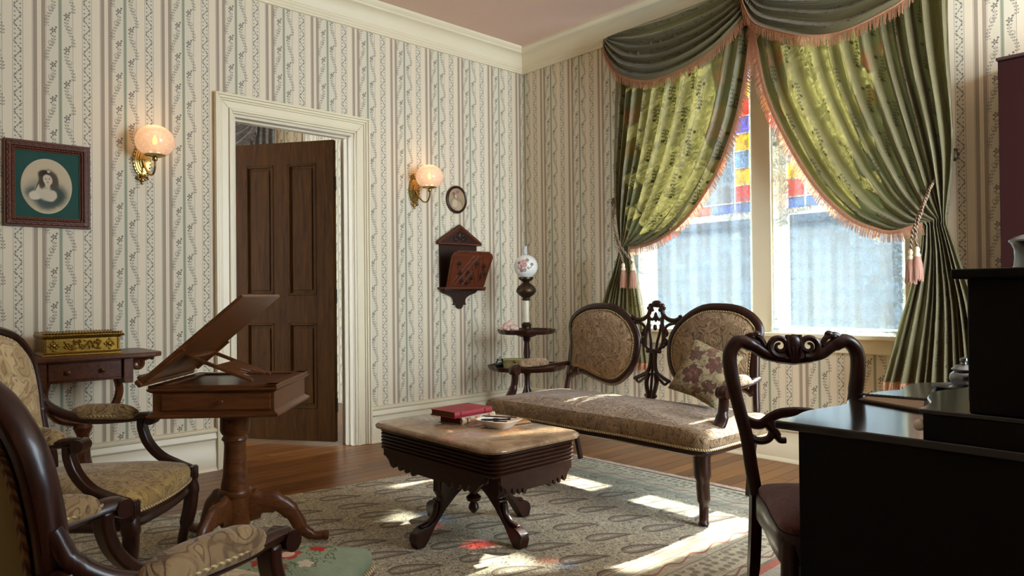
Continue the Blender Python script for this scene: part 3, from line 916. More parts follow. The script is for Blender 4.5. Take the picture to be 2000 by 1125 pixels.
def pad_ell(c, L, w, h, ang=0.0, rz=0.0):
    """arm pad: long rounded cushion along x"""
    m = M()
    def f(u, v):
        t = u * 2 - 1; e = max(0.0, 1 - abs(t) ** 3.2) ** .5; a = 2 * pi * v
        y = w * e * cos(a); z = h * e * sin(a)
        if z < 0: z *= .25
        return (L * t, y, z)
    m.grid(f, 22, 18, cv=True)
    m.xf(Matrix.Translation(c) @ Matrix.Rotation(rz, 4, 'Z') @ Matrix.Rotation(ang, 4, 'Y')); return m

# ================================================================== settee
S = thing('settee', 'carved double-back settee with tan damask upholstery below the window', 'settee', (1.985, -1.15, 0))
def sb(x, z, d=0.0):
    """a point of the raked back; d: towards the sitter"""
    return (x, .235 + .13 * (z - .45) - d, z)
PAN = [(-.63, .84), (-.588, .893), (-.509, .928), (-.412, .937), (-.319, .930), (-.230, .886), (-.169, .825), (-.140, .757), (-.145, .674), (-.172, .610), (-.226, .557), (-.280, .532), (-.343, .533), (-.418, .549), (-.475, .567), (-.533, .577), (-.593, .558), (-.611, .548), (-.612, .60), (-.607, .646), (-.611, .721), (-.620, .781)]
for s in (1, -1):
    ol = smooth2([(s * (x + .005), z) for x, z in PAN], 3)
    cx = s * -.385; cz = .735
    p = puff(ol, lambda x, z, h: sb(x, z, .012 + h), .045)
    if s < 0: p.f = [f[::-1] for f in p.f]
    p.build('back_panel', SETTEE, S)
    q = puff(ol, lambda x, z, h: sb(x, z, -.014 - h), .008); q.build('back_cloth', MUSTARD, S)
    M().tube([sb(x, z, .016) for x, z in ol], .0055, 6, closed=True).build('gimp', PIPE, S)
    fr = [(cx + (x - cx) * 1.06 + 0, cz + (z - cz) * 1.085) for x, z in ol]
    M().tube([sb(x, z) for x, z in fr], (.026, .021), 10, closed=True, up=(0, 1, 0)).build('back_frame', MAHOG, S)
    # outer stile from the frame to the seat and the raked back leg
    M().tube(catmull([sb(s * -.625, .80), sb(s * -.632, .66), sb(s * -.636, .55), sb(s * -.645, .44), (s * -.64, .235, .36)], 5), .017, 10).build('stile', MAHOG, S)
    m = M().tube(catmull([sb(s * -.640, .60, .0), (s * -.60, .22, .57), (s * -.565, .222, .58), (s * -.545, .225, .565), (s * -.555, .226, .548), (s * -.572, .226, .552)], 5), [.013] * 26, 8); m.build('scroll', MAHOG, S)
    M().tube(catmull([(s * -.64, .235, .40), (s * -.63, .24, .34), (s * -.60, .255, .18), (s * -.572, .275, .0)], 5), [(.024, .024)] * 5 + [(.021, .021)] * 6 + [(.016, .016)] * 5, 4, a0=pi / 4).build('leg', MAHOG, S)
    # cabriole front leg
    M().tube(catmull([(s * .665, -.295, .37), (s * .672, -.305, .30), (s * .670, -.298, .20), (s * .664, -.282, .09), (s * .668, -.288, .03), (s * .672, -.298, .0)], 6),
             [.042] * 6 + [.038] * 6 + [.030] * 6 + [.021] * 6 + [.021] * 4 + [.024] * 3, 10, a0=.3).build('leg', MAHOG, S)
    # arm: rail, pad, scrolled post
    M().tube(catmull([sb(s * .640, .60), (s * .665, .13, .592), (s * .69, -.02, .590), (s * .70, -.14, .602), (s * .70, -.18, .590), (s * .70, -.185, .565)], 6), (.022, .014), 10).build('arm_rail', MAHOG, S)
    M().lathe([(.0, -.026), (.028, -.026), (.030, 0), (.028, .026), (0, .026)], 16, (s * .70, -.165, .578), 'x').build('arm_scroll', MAHOG, S)
    M().tube(catmull([(s * .70, -.165, .58), (s * .70, -.165, .52), (s * .70, -.19, .45), (s * .695, -.24, .40), (s * .685, -.30, .35)], 6), [(.020, .024)] * 10 + [(.023, .030)] * 9 + [(.026, .03)] * 6, 10).build('arm_post', MAHOG, S)
    pp = pad_ell((0, 0, 0), .125, .036, .042); pp.xf(Matrix.Translation((s * .688, -.02, .604)) @ Matrix.Rotation(pi / 2 + s * .06, 4, 'Z')); pp.build('arm_pad', SETTEE, S)
plan = smooth2([(-.735, .22), (-.745, .0), (-.748, -.18), (-.742, -.335), (-.705, -.380), (-.60, -.385), (-.3, -.365), (0, -.375), (.3, -.365), (.60, -.385), (.705, -.380), (.742, -.335), (.748, -.18), (.745, 0), (.735, .22), (.60, .255), (0, .26), (-.60, .255)], 5)
seat_pad(plan, .352, .435, .045).build('seat', SETTEE, S)
ring_tube([(x * 1.003, y * 1.003) for x, y in plan], .352, .006, 6).build('seat_gimp', PIPE, S)
rl = M(); n = len(plan); rl.v = [(x * f, y * f, z) for z, f in ((.318, .965), (.325, .99), (.340, .998), (.352, .99)) for x, y in plan]
for k in range(3):
    for i in range(n): rl.f.append((k * n + i, k * n + (i + 1) % n, (k + 1) * n + (i + 1) % n, (k + 1) * n + i))
rl.f += [tuple(range(n - 1, -1, -1)), tuple(range(3 * n, 4 * n))]
rl.build('seat_rail', MAHOG, S)
# pierced carved centre splat
sp = M()
def st(pts, r, k=6, d=0.0): sp.tube(catmull([sb(x, z, d) for x, z in pts], k), r, 8)
for s in (1, -1):
    st([(s * .165, .895), (s * .125, .882), (s * .085, .888), (s * .052, .912), (s * .040, .945), (s * .030, .962)], .0125)
    st([(s * .150, .868), (s * .105, .862), (s * .075, .845), (s * .055, .80)], .009)
    st([(s * .050, .91), (s * .046, .87), (s * .058, .82), (s * .062, .77), (s * .050, .73), (s * .020, .705)], .011)
    st([(s * .018, .715), (s * .022, .76), (s * .034, .81), (s * .040, .86)], .008)
    st([(s * .050, .735), (s * .078, .745), (s * .082, .77), (s * .066, .778)], .009)
    st([(s * .062, .79), (s * .084, .80), (s * .080, .825), (s * .060, .822)], .008)
    st([(s * .014, .700), (s * .016, .64), (s * .030, .59), (s * .070, .565), (s * .115, .545)], .012)
    st([(s * .020, .585), (s * .034, .54), (s * .030, .50), (s * .020, .465), (s * .018, .42)], .013)
    st([(s * .115, .545), (s * .090, .525), (s * .060, .545), (s * .036, .56)], .008)
    st([(s * .006, .90), (s * .022, .885), (s * .045, .895)], .009)
    for x, z, r in ((.040, .965, .016), (.052, .950, .013), (.028, .94, .013), (.078, .755, .016), (.062, .735, .014), (.080, .812, .013), (.040, .705, .014), (.045, .935, .012), (.165, .905, .012), (.030, .455, .014), (.115, .545, .014)):
        a = sb(s * x, z); sp.ball(a, (r, .012, r * .85), 8, 6)
sp.ball(sb(0, .975), (.034, .018, .022), 12, 8); sp.ball(sb(0, .705), (.040, .016, .014), 10, 6); sp.ball(sb(0, .90), (.012, .012, .03), 8, 6); sp.ball(sb(0, .84), (.014, .01, .018), 8, 6)
sp.tube([sb(0, .70), sb(0, .56), sb(0, .40)], .008, 8)
sp.build('carved_splat', MAHOG, S)

# floral cushion leaning in the corner of the settee
def floral_mat():
    m = Mat('rose_tapestry', .85, spec=.2); x, y, z = m.xyz()
    wv = m.noise(m.coord()[0], 14, 3, .6)
    c = m.mix(wv, '8d7c5c', 'a89572')
    wq = m.noise(m.coord()[0], 38, 3, .6)
    for (a, b, r, col, pet) in ((-.035, -.040, .058, '4f2224', 5), (.055, .045, .050, '5d3430', 6), (-.065, .065, .044, '553330', 5), (.075, -.070, .04, '493029', 5), (.005, .105, .032, '6b4a38', 5), (.02, -.105, .03, '5a3a2e', 5)):
        dx, dy = x - a, y - b; rr = hyp(dx, dy); th = dy.atan2(dx)
        edge = (th * (pet / 2)).sin().abs() * .35 * r + r * .62 + (wq - .5) * .055
        c = m.mix((rr - edge).lt(0.0) * .9, c, col)
        c = m.mix((((rr * 110).sin() * .5 + .5) * (rr - edge).lt(0.0) * wq.step(.4, .6)) * .55, c, '94665c')
    lv = m.noise(m.coord()[0], 22, 2, .5, 1.5)
    c = m.mix(lv.near(.5, .028) * .8, c, '4b4a33')
    c = m.mix(lv.near(.60, .02) * .6, c, '5d3a2c')
    m.color(c); m.bump(m.noise(m.coord()[0], 220, 1), .3, .003); return m.m
cu = thing('throw_cushion', 'square rose-patterned cushion leaning in the right corner of the settee', 'cushion', (2.425, -1.055, .475))
def pil(u, v):
    a = u * 2 * pi; 
    return None
def pillow(w, h, t, mat, name, parent, mtx):
    m = M(); N = 22
    for side in (1, -1):
        def f(u, v):
            x, y = u * 2 - 1, v * 2 - 1
            d = (max(0, 1 - x ** 4) * max(0, 1 - y ** 4)) ** .55
            pin = 1 - .10 * (1 - (abs(x) * abs(y)) ** 1.0) * max(abs(x), abs(y)) ** 3
            return (x * w * pin, y * h * pin, side * t * d)
        k = len(m.f); m.grid(f, N, N)
        if side < 0: m.f[k:] = [q[::-1] for q in m.f[k:]]
    o = m.build(name, mat, parent); o.matrix_local = mtx; return o
cm = Matrix.Translation((0, 0, .155)) @ Matrix.Rotation(R_(12), 4, 'Z') @ Matrix.Rotation(R_(64), 4, 'X') @ Matrix.Rotation(R_(-19), 4, 'Z')
body = pillow(.142, .150, .050, floral_mat(), 'cover', cu, cm)
tf = M()
for sx, sy in ((-1, 1),):
    tf.tube([(sx * .132, sy * .140, 0), (sx * .146, sy * .156, .004), (sx * .150, sy * .163, .0)], .006, 6); tf.ball((sx * .152, sy * .168, 0), .011, 8, 6)
o = tf.build('corner_tassel', plain('cushion_tassel', '3b2a22', .8), cu); o.matrix_local = cm

# ================================================================== the two brocade armchairs
def armchair(label, loc, ang, seatm, backm, padm):
    t = thing('armchair', label, 'armchair', loc, ang, 'pair of brocade parlour armchairs')
    BO = smooth2([(-.135, .505), (-.160, .60), (-.182, .72), (-.178, .82), (-.130, .892), (-.06, .922), (0, .930), (.06, .922), (.130, .892), (.178, .82), (.182, .72), (.160, .60), (.135, .505), (0, .490)], 5)
    def bb(y, z, d=0.0): return (-.225 - .22 * (z - .46) + d, y, z)
    p = puff([(a * .90, .715 + (b - .715) * .92) for a, b in BO], lambda y, z, h: bb(y, z, .010 + h), .045); p.build('back_panel', backm, t)
    q = puff([(a * .90, .715 + (b - .715) * .92) for a, b in BO], lambda y, z, h: bb(y, z, -.022 - h), .010); q.f = [f[::-1] for f in q.f]; q.build('back_cloth', MUSTARD, t)
    IN = [(a * .885, .715 + (b - .715) * .905) for a, b in BO]
    M().tube([bb(y, z, -.026) for y, z in IN], .006, 6, closed=True).build('back_rope', ROPE, t)
    M().tube([bb(y, z, .012) for y, z in IN], .005, 6, closed=True).build('front_gimp', PIPE, t)
    M().tube([bb(y, z) for y, z in BO], (.017, .025), 10, closed=True, up=(1, 0, 0)).build('back_frame', MAHOG, t)
    M().tube([bb(y * 1.06, .715 + (z - .715) * 1.04) for y, z in BO[8:-22]], (.006, .020), 8, up=(1, 0, 0)).build('back_moulding', MAHOG, t)
    ar = M()
    for s in (-1, 1):
        # stile to raked back leg
        M().tube(catmull([bb(s * .172, .64), bb(s * .165, .55), bb(s * .18, .46), (-.225, s * .185, .36), (-.235, s * .185, .18), (-.285, s * .19, .0)], 5), [(.022, .026)] * 16 + [(.020, .022)] * 5 + [(.016, .016)] * 5, 8).build('leg', MAHOG, t)
        M().lathe([(.018, -.020), (.030, -.012), (.032, 0), (.030, .012), (.018, .020)], 12, bb(s * .176, .62)).build('collar', MAHOG, t)
        # cabriole front leg
        M().tube(catmull([(.255, s * .225, .36), (.272, s * .238, .30), (.268, s * .234, .22), (.248, s * .220, .12), (.245, s * .218, .05), (.262, s * .228, .0)], 6), [(.028, .030)] * 8 + [(.024, .026)] * 8 + [(.018, .018)] * 10 + [(.020, .02)] * 5, 10).build('leg', MAHOG, t)
        # arm: sweeps out of the stile, runs forward, ends in a scroll
        M().tube(catmull([bb(s * .185, .70), bb(s * .195, .64, .015), (-.19, s * .215, .597), (-.10, s * .235, .572), (.0, s * .245, .572), (.09, s * .245, .580), (.125, s * .245, .578)], 6), [(.014, .016)] * 6 + [(.020, .018)] * 12 + [(.024, .016)] * 19, 10).build('arm_rail', MAHOG, t)
        M().lathe([(0, -.027), (.021, -.027), (.023, 0), (.021, .027), (0, .027)], 14, (.122, s * .245, .570), 'y').build('arm_scroll', MAHOG, t)
        # post curving down and forward to the seat corner
        M().tube(catmull([(.085, s * .245, .572), (.088, s * .245, .53), (.110, s * .245, .475), (.155, s * .245, .425), (.215, s * .242, .395), (.268, s * .236, .375)], 6), [(.022, .014)] * 31, sq=True, up=(.75, 0, .65)).build('arm_post', MAHOG, t, bevel=.006)
        fl = M(); fl.box(.245, .290, s * .236 - .024, s * .236 + .024, .325, .385)
        for k in (-.014, 0, .014): fl.tube([(.292, s * .236 + k, .335), (.292, s * .236 + k, .382)], .005, 6)
        fl.build('corner_block', MAHOG, t, bevel=.004)
        pp = pad_ell((-.055, s * .242, .582), .135, .036, .050, .02); pad = pp.build('arm_pad', padm, t)
        g = M().tube([(-.055 + .135 * cos(a) * (1 if True else 1), s * .242 + .034 * sin(a), .588) for a in [k * 2 * pi / 40 for k in range(40)]], .004, 6, closed=True); g.build('arm_gimp', PIPE, pad)
    plan = smooth2([(-.235, -.19), (-.10, -.225), (.10, -.25), (.225, -.25), (.285, -.20), (.305, -.10), (.310, 0), (.305, .10), (.285, .20), (.225, .25), (.10, .25), (-.10, .225), (-.235, .19), (-.245, 0)], 5)
    seat_pad(plan, .345, .400, .045).build('seat', seatm, t)
    ring_tube([(x * 1.003, y * 1.003) for x, y in plan], .345, .005, 6).build('seat_gimp', PIPE, t)
    rl = M(); n = len(plan); rl.v = [(x * f, y * f, z) for z, f in ((.285, .93), (.293, .975), (.305, .99), (.318, .97), (.330, .99), (.345, .985)) for x, y in plan]
    for k in range(5):
        for i in range(n): rl.f.append((k * n + i, k * n + (i + 1) % n, (k + 1) * n + (i + 1) % n, (k + 1) * n + i))
    rl.f += [tuple(range(n - 1, -1, -1)), tuple(range(5 * n, 6 * n))]
    rl.build('seat_rail', MAHOG, t)
    return t
armchair('brocade armchair facing the room in front of the small wall console', (1.545, -3.63, 0), R_(50), GOLDB, BACKB, PADB)
armchair('nearest armchair, seen from behind with its mustard back cloth', (2.915, -3.812, 0), R_(111), BACKB, BACKB, NEARPAD)

# ================================================================== desk chair
DC = thing('desk_chair', 'carved balloon-back side chair with maroon seat drawn up to the desk', 'chair', (3.566, -2.285, 0), R_(-46))
def db(y, z, d=0.0): return (-.20 - .10 * (z - .45) + d, y, z)
fr = []
L_ = [(-.128, .43), (-.140, .52), (-.150, .603), (-.174, .708), (-.190, .80), (-.188, .855), (-.160, .885), (-.120, .872), (-.083, .848), (-.040, .838)]
for s in (1, -1):
    M().tube(catmull([db(s * y, z) for y, z in L_], 6), [(.020, .020)] * 20 + [(.022, .022)] * 22 + [(.019, .02)] * 13, 10).build('stile', MAHOG, DC)
    M().tube(catmull([db(s * -.128, .46), (-.205, s * -.13, .34), (-.22, s * -.135, .18), (-.275, s * -.14, 0)], 6), [(.022, .022)] * 12 + [(.019, .019)] * 7, 4, a0=pi / 4).build('leg', MAHOG, DC)
    M().tube(catmull([(.188, s * .150, .42), (.20, s * .158, .30), (.192, s * .152, .15), (.18, s * .148, 0)], 6), [.026] * 7 + [.022] * 6 + [.018] * 6, 10).build('leg', MAHOG, DC)
    c = M()
    c.tube([db(s * y, z, .012) for y, z in [(p[0], p[2]) for p in spiral((-.043, 0, .872), .034, .006, 1.6, -1.2, 'y', 30, -1)]], [.012 - .008 * k / 30 for k in range(31)], 8)
    c.tube(catmull([db(s * -.150, .890), db(s * -.125, .905, .004), db(s * -.098, .895, .006), db(s * -.085, .872, .006)], 5), .009, 8)
    c.tube(catmull([db(s * -.085, .872), db(s * -.066, .852), db(s * -.040, .846)], 5), .010, 8)
    c.ball(db(s * -.108, .905, .004), (.012, .014, .013), 8, 6); c.ball(db(s * -.122, .898, .004), (.010, .012, .010), 8, 6)
    c.build('crest_scroll', MAHOG, DC)
    # scrolled cross rail
    r = M()
    r.tube(catmull([db(s * .165, .655), db(s * .135, .640), db(s * .105, .636), db(s * .075, .655), db(s * .045, .668), db(s * .0, .672)], 6), (.011, .016), 8)
    r.tube(catmull([db(s * .158, .640), db(s * .150, .610), db(s * .120, .588), db(s * .085, .592), db(s * .070, .622), db(s * .078, .648)], 6), .012, 8)
    r.tube(catmull([db(s * .088, .640), db(s * .066, .612), db(s * .052, .590), db(s * .034, .588)], 6), [.014] * 10 + [.010] * 9, 8)
    r.build('cross_rail', MAHOG, DC)
c = M(); c.ball(db(0, .872, .008), (.016, .028, .036), 12, 8)
for k in (-.016, -.005, .005, .016): c.tube(catmull([db(k * 1.2, .905, .012), db(k * 1.1, .86, .018), db(k * .4, .822, .012)], 5), .0065, 6)
c.tube([db(-.05, .838), db(0, .832), db(.05, .838)], .019, 8)
c.build('crest_shell', MAHOG, DC)
plan = smooth2([(-.195, -.125), (-.05, -.150), (.10, -.172), (.195, -.172), (.228, -.10), (.236, 0), (.228, .10), (.195, .172), (.10, .172), (-.05, .150), (-.195, .125), (-.205, 0)], 5)
seat_pad([(x * .95, y * .95) for x, y in plan], .437, .465, .040).build('seat', MAROONS, DC)
rl = M(); n = len(plan); rl.v = [(x * f, y * f, z) for z, f in ((.358, .95), (.372, 1.0), (.425, 1.0), (.442, .97)) for x, y in plan]
for k in range(3):
    for i in range(n): rl.f.append((k * n + i, k * n + (i + 1) % n, (k + 1) * n + (i + 1) % n, (k + 1) * n + i))
rl.f += [tuple(range(n - 1, -1, -1)), tuple(range(3 * n, 4 * n))]
rl.build('seat_rail', MAHOG, DC)

# ================================================================== needlepoint footstool
def needle():
    m = Mat('needlepoint', .9, spec=.15); x, y, z = m.xyz()
    wv = m.noise(m.coord()[0], 30, 3, .6); st_ = ((x * 520).sin() * (y * 520).sin())
    c = m.mix(wv, '7f8a70', '99a388')
    lv = m.noise(m.coord()[0], 18, 2, .5, 1.2); rr0 = hyp(x, y)
    c = m.mix(lv.near(.5, .02) * rr0.lt(.125) * .8, c, '545a3a')
    for (a, b, r, col) in ((.0, -.01, .038, 'a8483f'), (.055, .055, .026, 'b0302c'), (-.06, .03, .026, 'cdb48e'), (-.055, -.06, .022, 'a63a34'), (.07, -.05, .022, 'c9b9a0'), (.02, -.075, .014, '8a5a3a'), (-.01, .07, .016, 'b9966a')):
        dx, dy = x - a, y - b; q = hyp(dx, dy); th = dy.atan2(dx)
        e = (th * 2.5).sin().abs() * .35 * r + r * .65
        c = m.mix((q - e).lt(0.0), c, col)
        if r > .03: c = m.mix(q.lt(r * .5), c, 'd9b4a0')
    m.color(c); m.bump(st_ + wv, .25, .002); return m.m
FS = thing('footstool', 'low footstool with green floral needlepoint top and rose fringe', 'footstool', (2.615, -3.372, 0), R_(38))
rp = []
for k in range(48):
    a = 2 * pi * k / 48; e = .22; rp.append((.185 * math.copysign(abs(cos(a)) ** e, cos(a)), .16 * math.copysign(abs(sin(a)) ** e, sin(a))))
seat_pad(rp, .283, .328, .034).build('cushion', needle(), FS)
ring_tube([(x * 1.01, y * 1.01) for x, y in rp], .282, .008, 6).build('braid', ropemat('footstool_braid', '8c7a50', 'd8c79a', 500), FS)
FSF = plain('rose_wool_fringe', '9c5a5e', .9, var=.35, scale=90)
f = M(); strands(f, [(x * 1.015, y * 1.015, .276) for x, y in rp + rp[:1]], .075, .006, 9); strands(f, [(x * 1.022, y * 1.022, .276) for x, y in rp + rp[:1]], .07, .008, 10); stuff(f.build('fringe', FSF, FS, smooth=False))
M().box(-.17, .17, -.145, .145, .19, .278).build('frame', MAHOG, FS, bevel=.01)
for sx in (-1, 1):
    for sy in (-1, 1): M().lathe([(.020, .20), (.024, .15), (.016, .11), (.024, .07), (.026, .04), (.018, .01), (.016, .008)], 14, (sx * .14, sy * .115, 0)).build('leg', MAHOG, FS)
# ================================================================== rug
def rug_mat():
    m = Mat('paisley_rug', .95, spec=.1); x, y, z = m.xyz('World')
    n = m.noise(m.coord('World')[0], 140, 2); nb = m.noise(m.coord('World')[0], 3, 2)
    ground = m.mix(nb, 'c9bc9a', 'dacdac')
    fl = m.noise(m.coord('World')[0], 42, 2, .55, 1.5)
    c = m.mix(fl.near(.5, .036) * .85, ground, '62574a')
    c = m.mix(fl.near(.60, .026) * .6, c, '8a5d46')
    sp = m.voro(m.coord('World')[0], 30, 'F1', .9)
    c = m.mix(sp.lt(.19) * .8, c, '554c40')
    # paisley teardrops on a half-drop lattice
    px, py = .193, .267
    row = ((y + 1.58) / py + .5).floor()
    a = ((x - 2.15 + row * .097) / px + .5).frac() - .5
    b = ((y + 1.58) / py + .5).frac() - .5
    a, b = a * px, b * py
    ca, sa = cos(R_(18)), sin(R_(18))
    v = a * sa + b * ca; u = a * ca - b * sa                 # v along the drop
    t = (v + .105) / .21                                     # 0 fat end .. 1 tip
    bend = u - (t - .3) * (t - .3) * .055 + .006
    wid = (t.max(0.0) * (1 - t).max(0.0)).sqrt() * (1.25 - t * .95) * .092
    d = bend.abs() - wid
    inside = t.near(.5, .5)
    c = m.mix(d.lt(0.0) * inside * .75, c, 'c8bd9e')
    c = m.mix((d + .004).abs().lt(.0078) * inside * .85, c, '4f3a2c')
    c = m.mix((d + .019).abs().lt(.004) * inside * .8, c, '6d4a36')
    c = m.mix(((d + .022).lt(0.0) * fl.near(.46, .03)) * inside * .8, c, '5d4030')
    c = m.mix(((v * 420).sin().gt(.2) * (d + .0085).abs().lt(.004)) * inside * .6, c, '4a3a30')
    # borders: distance from the right edge and from the far edge
    dr = 3.36 - x; df = -.83 - y
    de = dr.min(df * 1.0 + .36)
    inb = de.lt(.66)
    c = m.mix(inb * .55, c, ground)
    ph = (x + y * 1.0)
    def bandc(lo, hi, col, f=1.0):
        nonlocal c
        c = m.mix((de - (lo + hi) / 2).abs().lt((hi - lo) / 2) * f, c, col)
    bandc(.60, .64, '63675c', .45); bandc(.648, .656, '8a5a4c', .8); bandc(.588, .592, '7a4a40', .8)
    w1 = (de - .545 - (ph * 38).sin() * .014).abs().lt(.006)
    c = m.mix(w1 * de.near(.545, .04) * .85, c, 'a4523f')
    bandc(.498, .503, '7a5244', .8); bandc(.350, .355, '7a5244', .8)
    ro = m.voro(m.coord('World')[0], 24, 'F1', .35)
    c = m.mix(ro.lt(.28) * de.near(.43, .05) * .7, c, '73503c'); c = m.mix(ro.near(.33, .05) * de.near(.43, .06) * .6, c, '4f5a4a')
    w2 = (de - .335 - (ph * 46).sin() * .012).abs().lt(.007)
    c = m.mix(w2 * de.near(.335, .03) * .85, c, '7c3f35')
    bandc(.300, .312, '4f5549', .7); bandc(.262, .300, 'b4482f', .85)
    bandc(0, .262, 'a39c92', .55)
    c = m.mix(n * .22, c, '6a6152')
    m.color(c); m.bump(n + fl * .6, .5, .004); m.set('Sheen Weight', .15)
    return m.m
RG = thing('paisley_rug', 'cream paisley rug with red border stripe under the parlour furniture', 'rug', (2.1, -2.6, 0))
rx = Matrix.Translation((-2.1, 2.6, 0))
cor = [(1.09, -.845), (3.36, -.805), (3.36, -4.9), (.54, -4.9)]
def rugf(u, v):
    a = [lerp(cor[0][k], cor[1][k], u) for k in (0, 1)]; b = [lerp(cor[3][k], cor[2][k], u) for k in (0, 1)]
    return (lerp(a[0], b[0], v), lerp(a[1], b[1], v), .0055 + .0008 * sin(u * 9 + v * 7))
r = M().grid(rugf, 60, 90); k = len(r.v)
r.prism([cor[0], cor[3], cor[2], cor[1]], .0005, .0046); r.xf(rx).build('pile', rug_mat(), RG)
f = M(); rg = random.Random(2)
for i in range(620):
    p = rugf(i / 619, 0.0); 
    for q in range(2):
        L = rg.uniform(.035, .06); a = rg.uniform(-.5, .5); e = (p[0] + L * sin(a), p[1] + L * cos(a), .004)
        f.tube([(p[0], p[1], .008), ((p[0] + e[0]) / 2, (p[1] + e[1]) / 2, .011), e], [.0022, .0018, .001], 4)
stuff(f.xf(rx).build('fringe', plain('rug_fringe', 'b39c8c', .9, var=.2), RG, smooth=False))

# ================================================================== marble-topped table
def marble():
    m = Mat('tan_marble', .14); v = m.coord()[0]
    n = m.noise(v, 5, 5, .6, 1.5); n2 = m.noise(v, 13, 4, .6, .8)
    c = m.ramp(n, [(.3, '7a604a'), (.5, '98795b'), (.68, 'b29470')])
    c = m.mix(n2.near(.5, .012) * .35, c, 'c8b08e'); c = m.mix(n2.step(.55, .75) * .3, c, '8d6a50')
    m.color(c); m.set('Roughness', n * .08 + .05); return m.m
CT = thing('marble_top_table', 'low dark carved table with a tan marble top on the rug', 'table', (1.98, -2.215, 0))
def oct_(hx_, hy_, c): return [(-hx_ + c, -hy_), (hx_ - c, -hy_), (hx_, -hy_ + c), (hx_, hy_ - c), (hx_ - c, hy_), (-hx_ + c, hy_), (-hx_, hy_ - c), (-hx_, -hy_ + c)]
def rrect(hx_, hy_, c, n=5):
    out = []
    for qx, qy, a0 in ((1, -1, -pi / 2), (1, 1, 0), (-1, 1, pi / 2), (-1, -1, pi)):
        for k in range(n + 1): a = a0 + k / n * pi / 2; out.append((qx * (hx_ - c) + c * cos(a), qy * (hy_ - c) + c * sin(a)))
    return out
def stack(prof, c, n=5, hx_=.435, hy_=.265):
    """rounded-rectangle solid whose inset varies with height"""
    m = M(); rows = [rrect(hx_ - i_, hy_ - i_, max(.004, c - i_), n) for i_, z in prof]; k = len(rows[0])
    for (i_, z), row in zip(prof, rows): m.v += [(x, y, z) for x, y in row]
    for j in range(len(rows) - 1):
        for i in range(k): m.f.append((j * k + i, j * k + (i + 1) % k, (j + 1) * k + (i + 1) % k, (j + 1) * k + i))
    m.f += [tuple(range(k - 1, -1, -1)), tuple(range((len(rows) - 1) * k, len(rows) * k))]
    return m
stack([(.014, .434), (.004, .438), (0, .446), (.002, .452), (.010, .4575), (.014, .460)], .075).build('marble_top', marble(), CT)
pr_ = [(.05, .335)]
for k in range(6): z = .340 + k * .0155; pr_ += [(.036, z), (.028, z + .004), (.028, z + .010), (.036, z + .0145)]
pr_ += [(.040, .434)]
stack(pr_, .07).build('reeded_apron', MAHOGX, CT)
LOBE = [(0, .345), (0, .315), (.02, .312), (.045, .298), (.065, .274), (.085, .266), (.103, .274), (.110, .292), (.124, .290), (.131, .270), (.146, .262), (.160, .270), (.167, .286), (.180, .286), (.187, .267), (.20, .260), (.215, .267), (.222, .282), (.235, .282), (.242, .263), (.256, .257), (.272, .263), (.282, .272)]
def skirt(half):
    s = half / .40
    L = [(x * s * 1.0, z) for x, z in LOBE]
    pts = [(-half + x, z) for x, z in L if x < half] + [(half - x, z) for x, z in reversed(L) if x < half]
    return pts
for s in (-1, 1):
    M().prism(skirt(.36), s * .228 - .008, s * .228 + .008, 'y').build('scalloped_skirt', MAHOGX, CT, smooth=False, bevel=.002)
    M().prism(skirt(.20), s * .398 - .008, s * .398 + .008, 'x').build('scalloped_skirt', MAHOGX, CT, smooth=False, bevel=.002)
LEGP = [(.03, .335), (.150, .335), (.175, .325), (.180, .300), (.195, .296), (.200, .205), (.188, .185), (.198, .172), (.196, .150), (.205, .125), (.232, .095), (.262, .080), (.285, .082), (.305, .074), (.325, .060), (.330, .035), (.318, .0), (.282, .0), (.262, .022), (.225, .075), (.165, .140), (.110, .185), (.06, .215), (.03, .22)]
for a in (0, pi / 2, pi, 3 * pi / 2):
    m = M().prism(LEGP, -.024, .024, 'y').prism([(.182, .292), (.206, .290), (.210, .21), (.186, .205)], -.018, .018, 'y')
    m.tube(catmull([(.205, 0, .168), (.215, 0, .122), (.245, 0, .092), (.29, 0, .080)], 5), [(.016, .010)] * 16, 8)
    m.xf(Matrix.Rotation(a, 4, 'Z')).build('leg', MAHOG, CT, smooth=True, bevel=.005)
M().lathe([(.05, .335), (.052, .20), (.040, .185), (.020, .175), (.018, .165), (.034, .150), (.030, .135), (.014, .128), (.022, .115), (.024, .100), (.014, .086), (.006, .078), (0, .074)], 18).build('drop_finial', MAHOG, CT)

# things on the marble top
def book(label, c, rz, w, d, h, cov, page, name='book', cream=None):
    t = thing(name, label, 'book', c, rz, 'old books on the marble table')
    b = M(); b.box(-w / 2, w / 2, -d / 2, d / 2, 0, .003); b.box(-w / 2, w / 2, -d / 2, d / 2, h - .003, h); b.build('boards', cov, t, smooth=False, bevel=.0012)
    sp_ = M().tube([(w / 2 - .004, -d / 2, h / 2), (w / 2 - .004, d / 2, h / 2)], (.007, h / 2), 12, up=(0, 0, 1)); s = sp_.build('spine', cream or cov, t)
    for k in (-.34, .30): M().box(w / 2 - .002, w / 2 + .0042, d * k - .002, d * k + .002, h * .12, h * .88).build('spine_band', BRASS_D, s, smooth=False)
    M().box(-w / 2 + .005, w / 2 - .004, -d / 2 + .005, d / 2 - .005, .003, h - .003).build('pages', page, t, smooth=False)
    return t
REDC = plain('red_cloth', '94202c', .5, var=.12, scale=30); REDC2 = plain('faded_red_cloth', '7a2a1e', .6, var=.15, scale=30)
PAGE = plain('yellowed_pages', '6d4524', .9, var=.2, scale=200); PAGE2 = plain('red_stained_pages', '6b2417', .8, var=.15, scale=200)
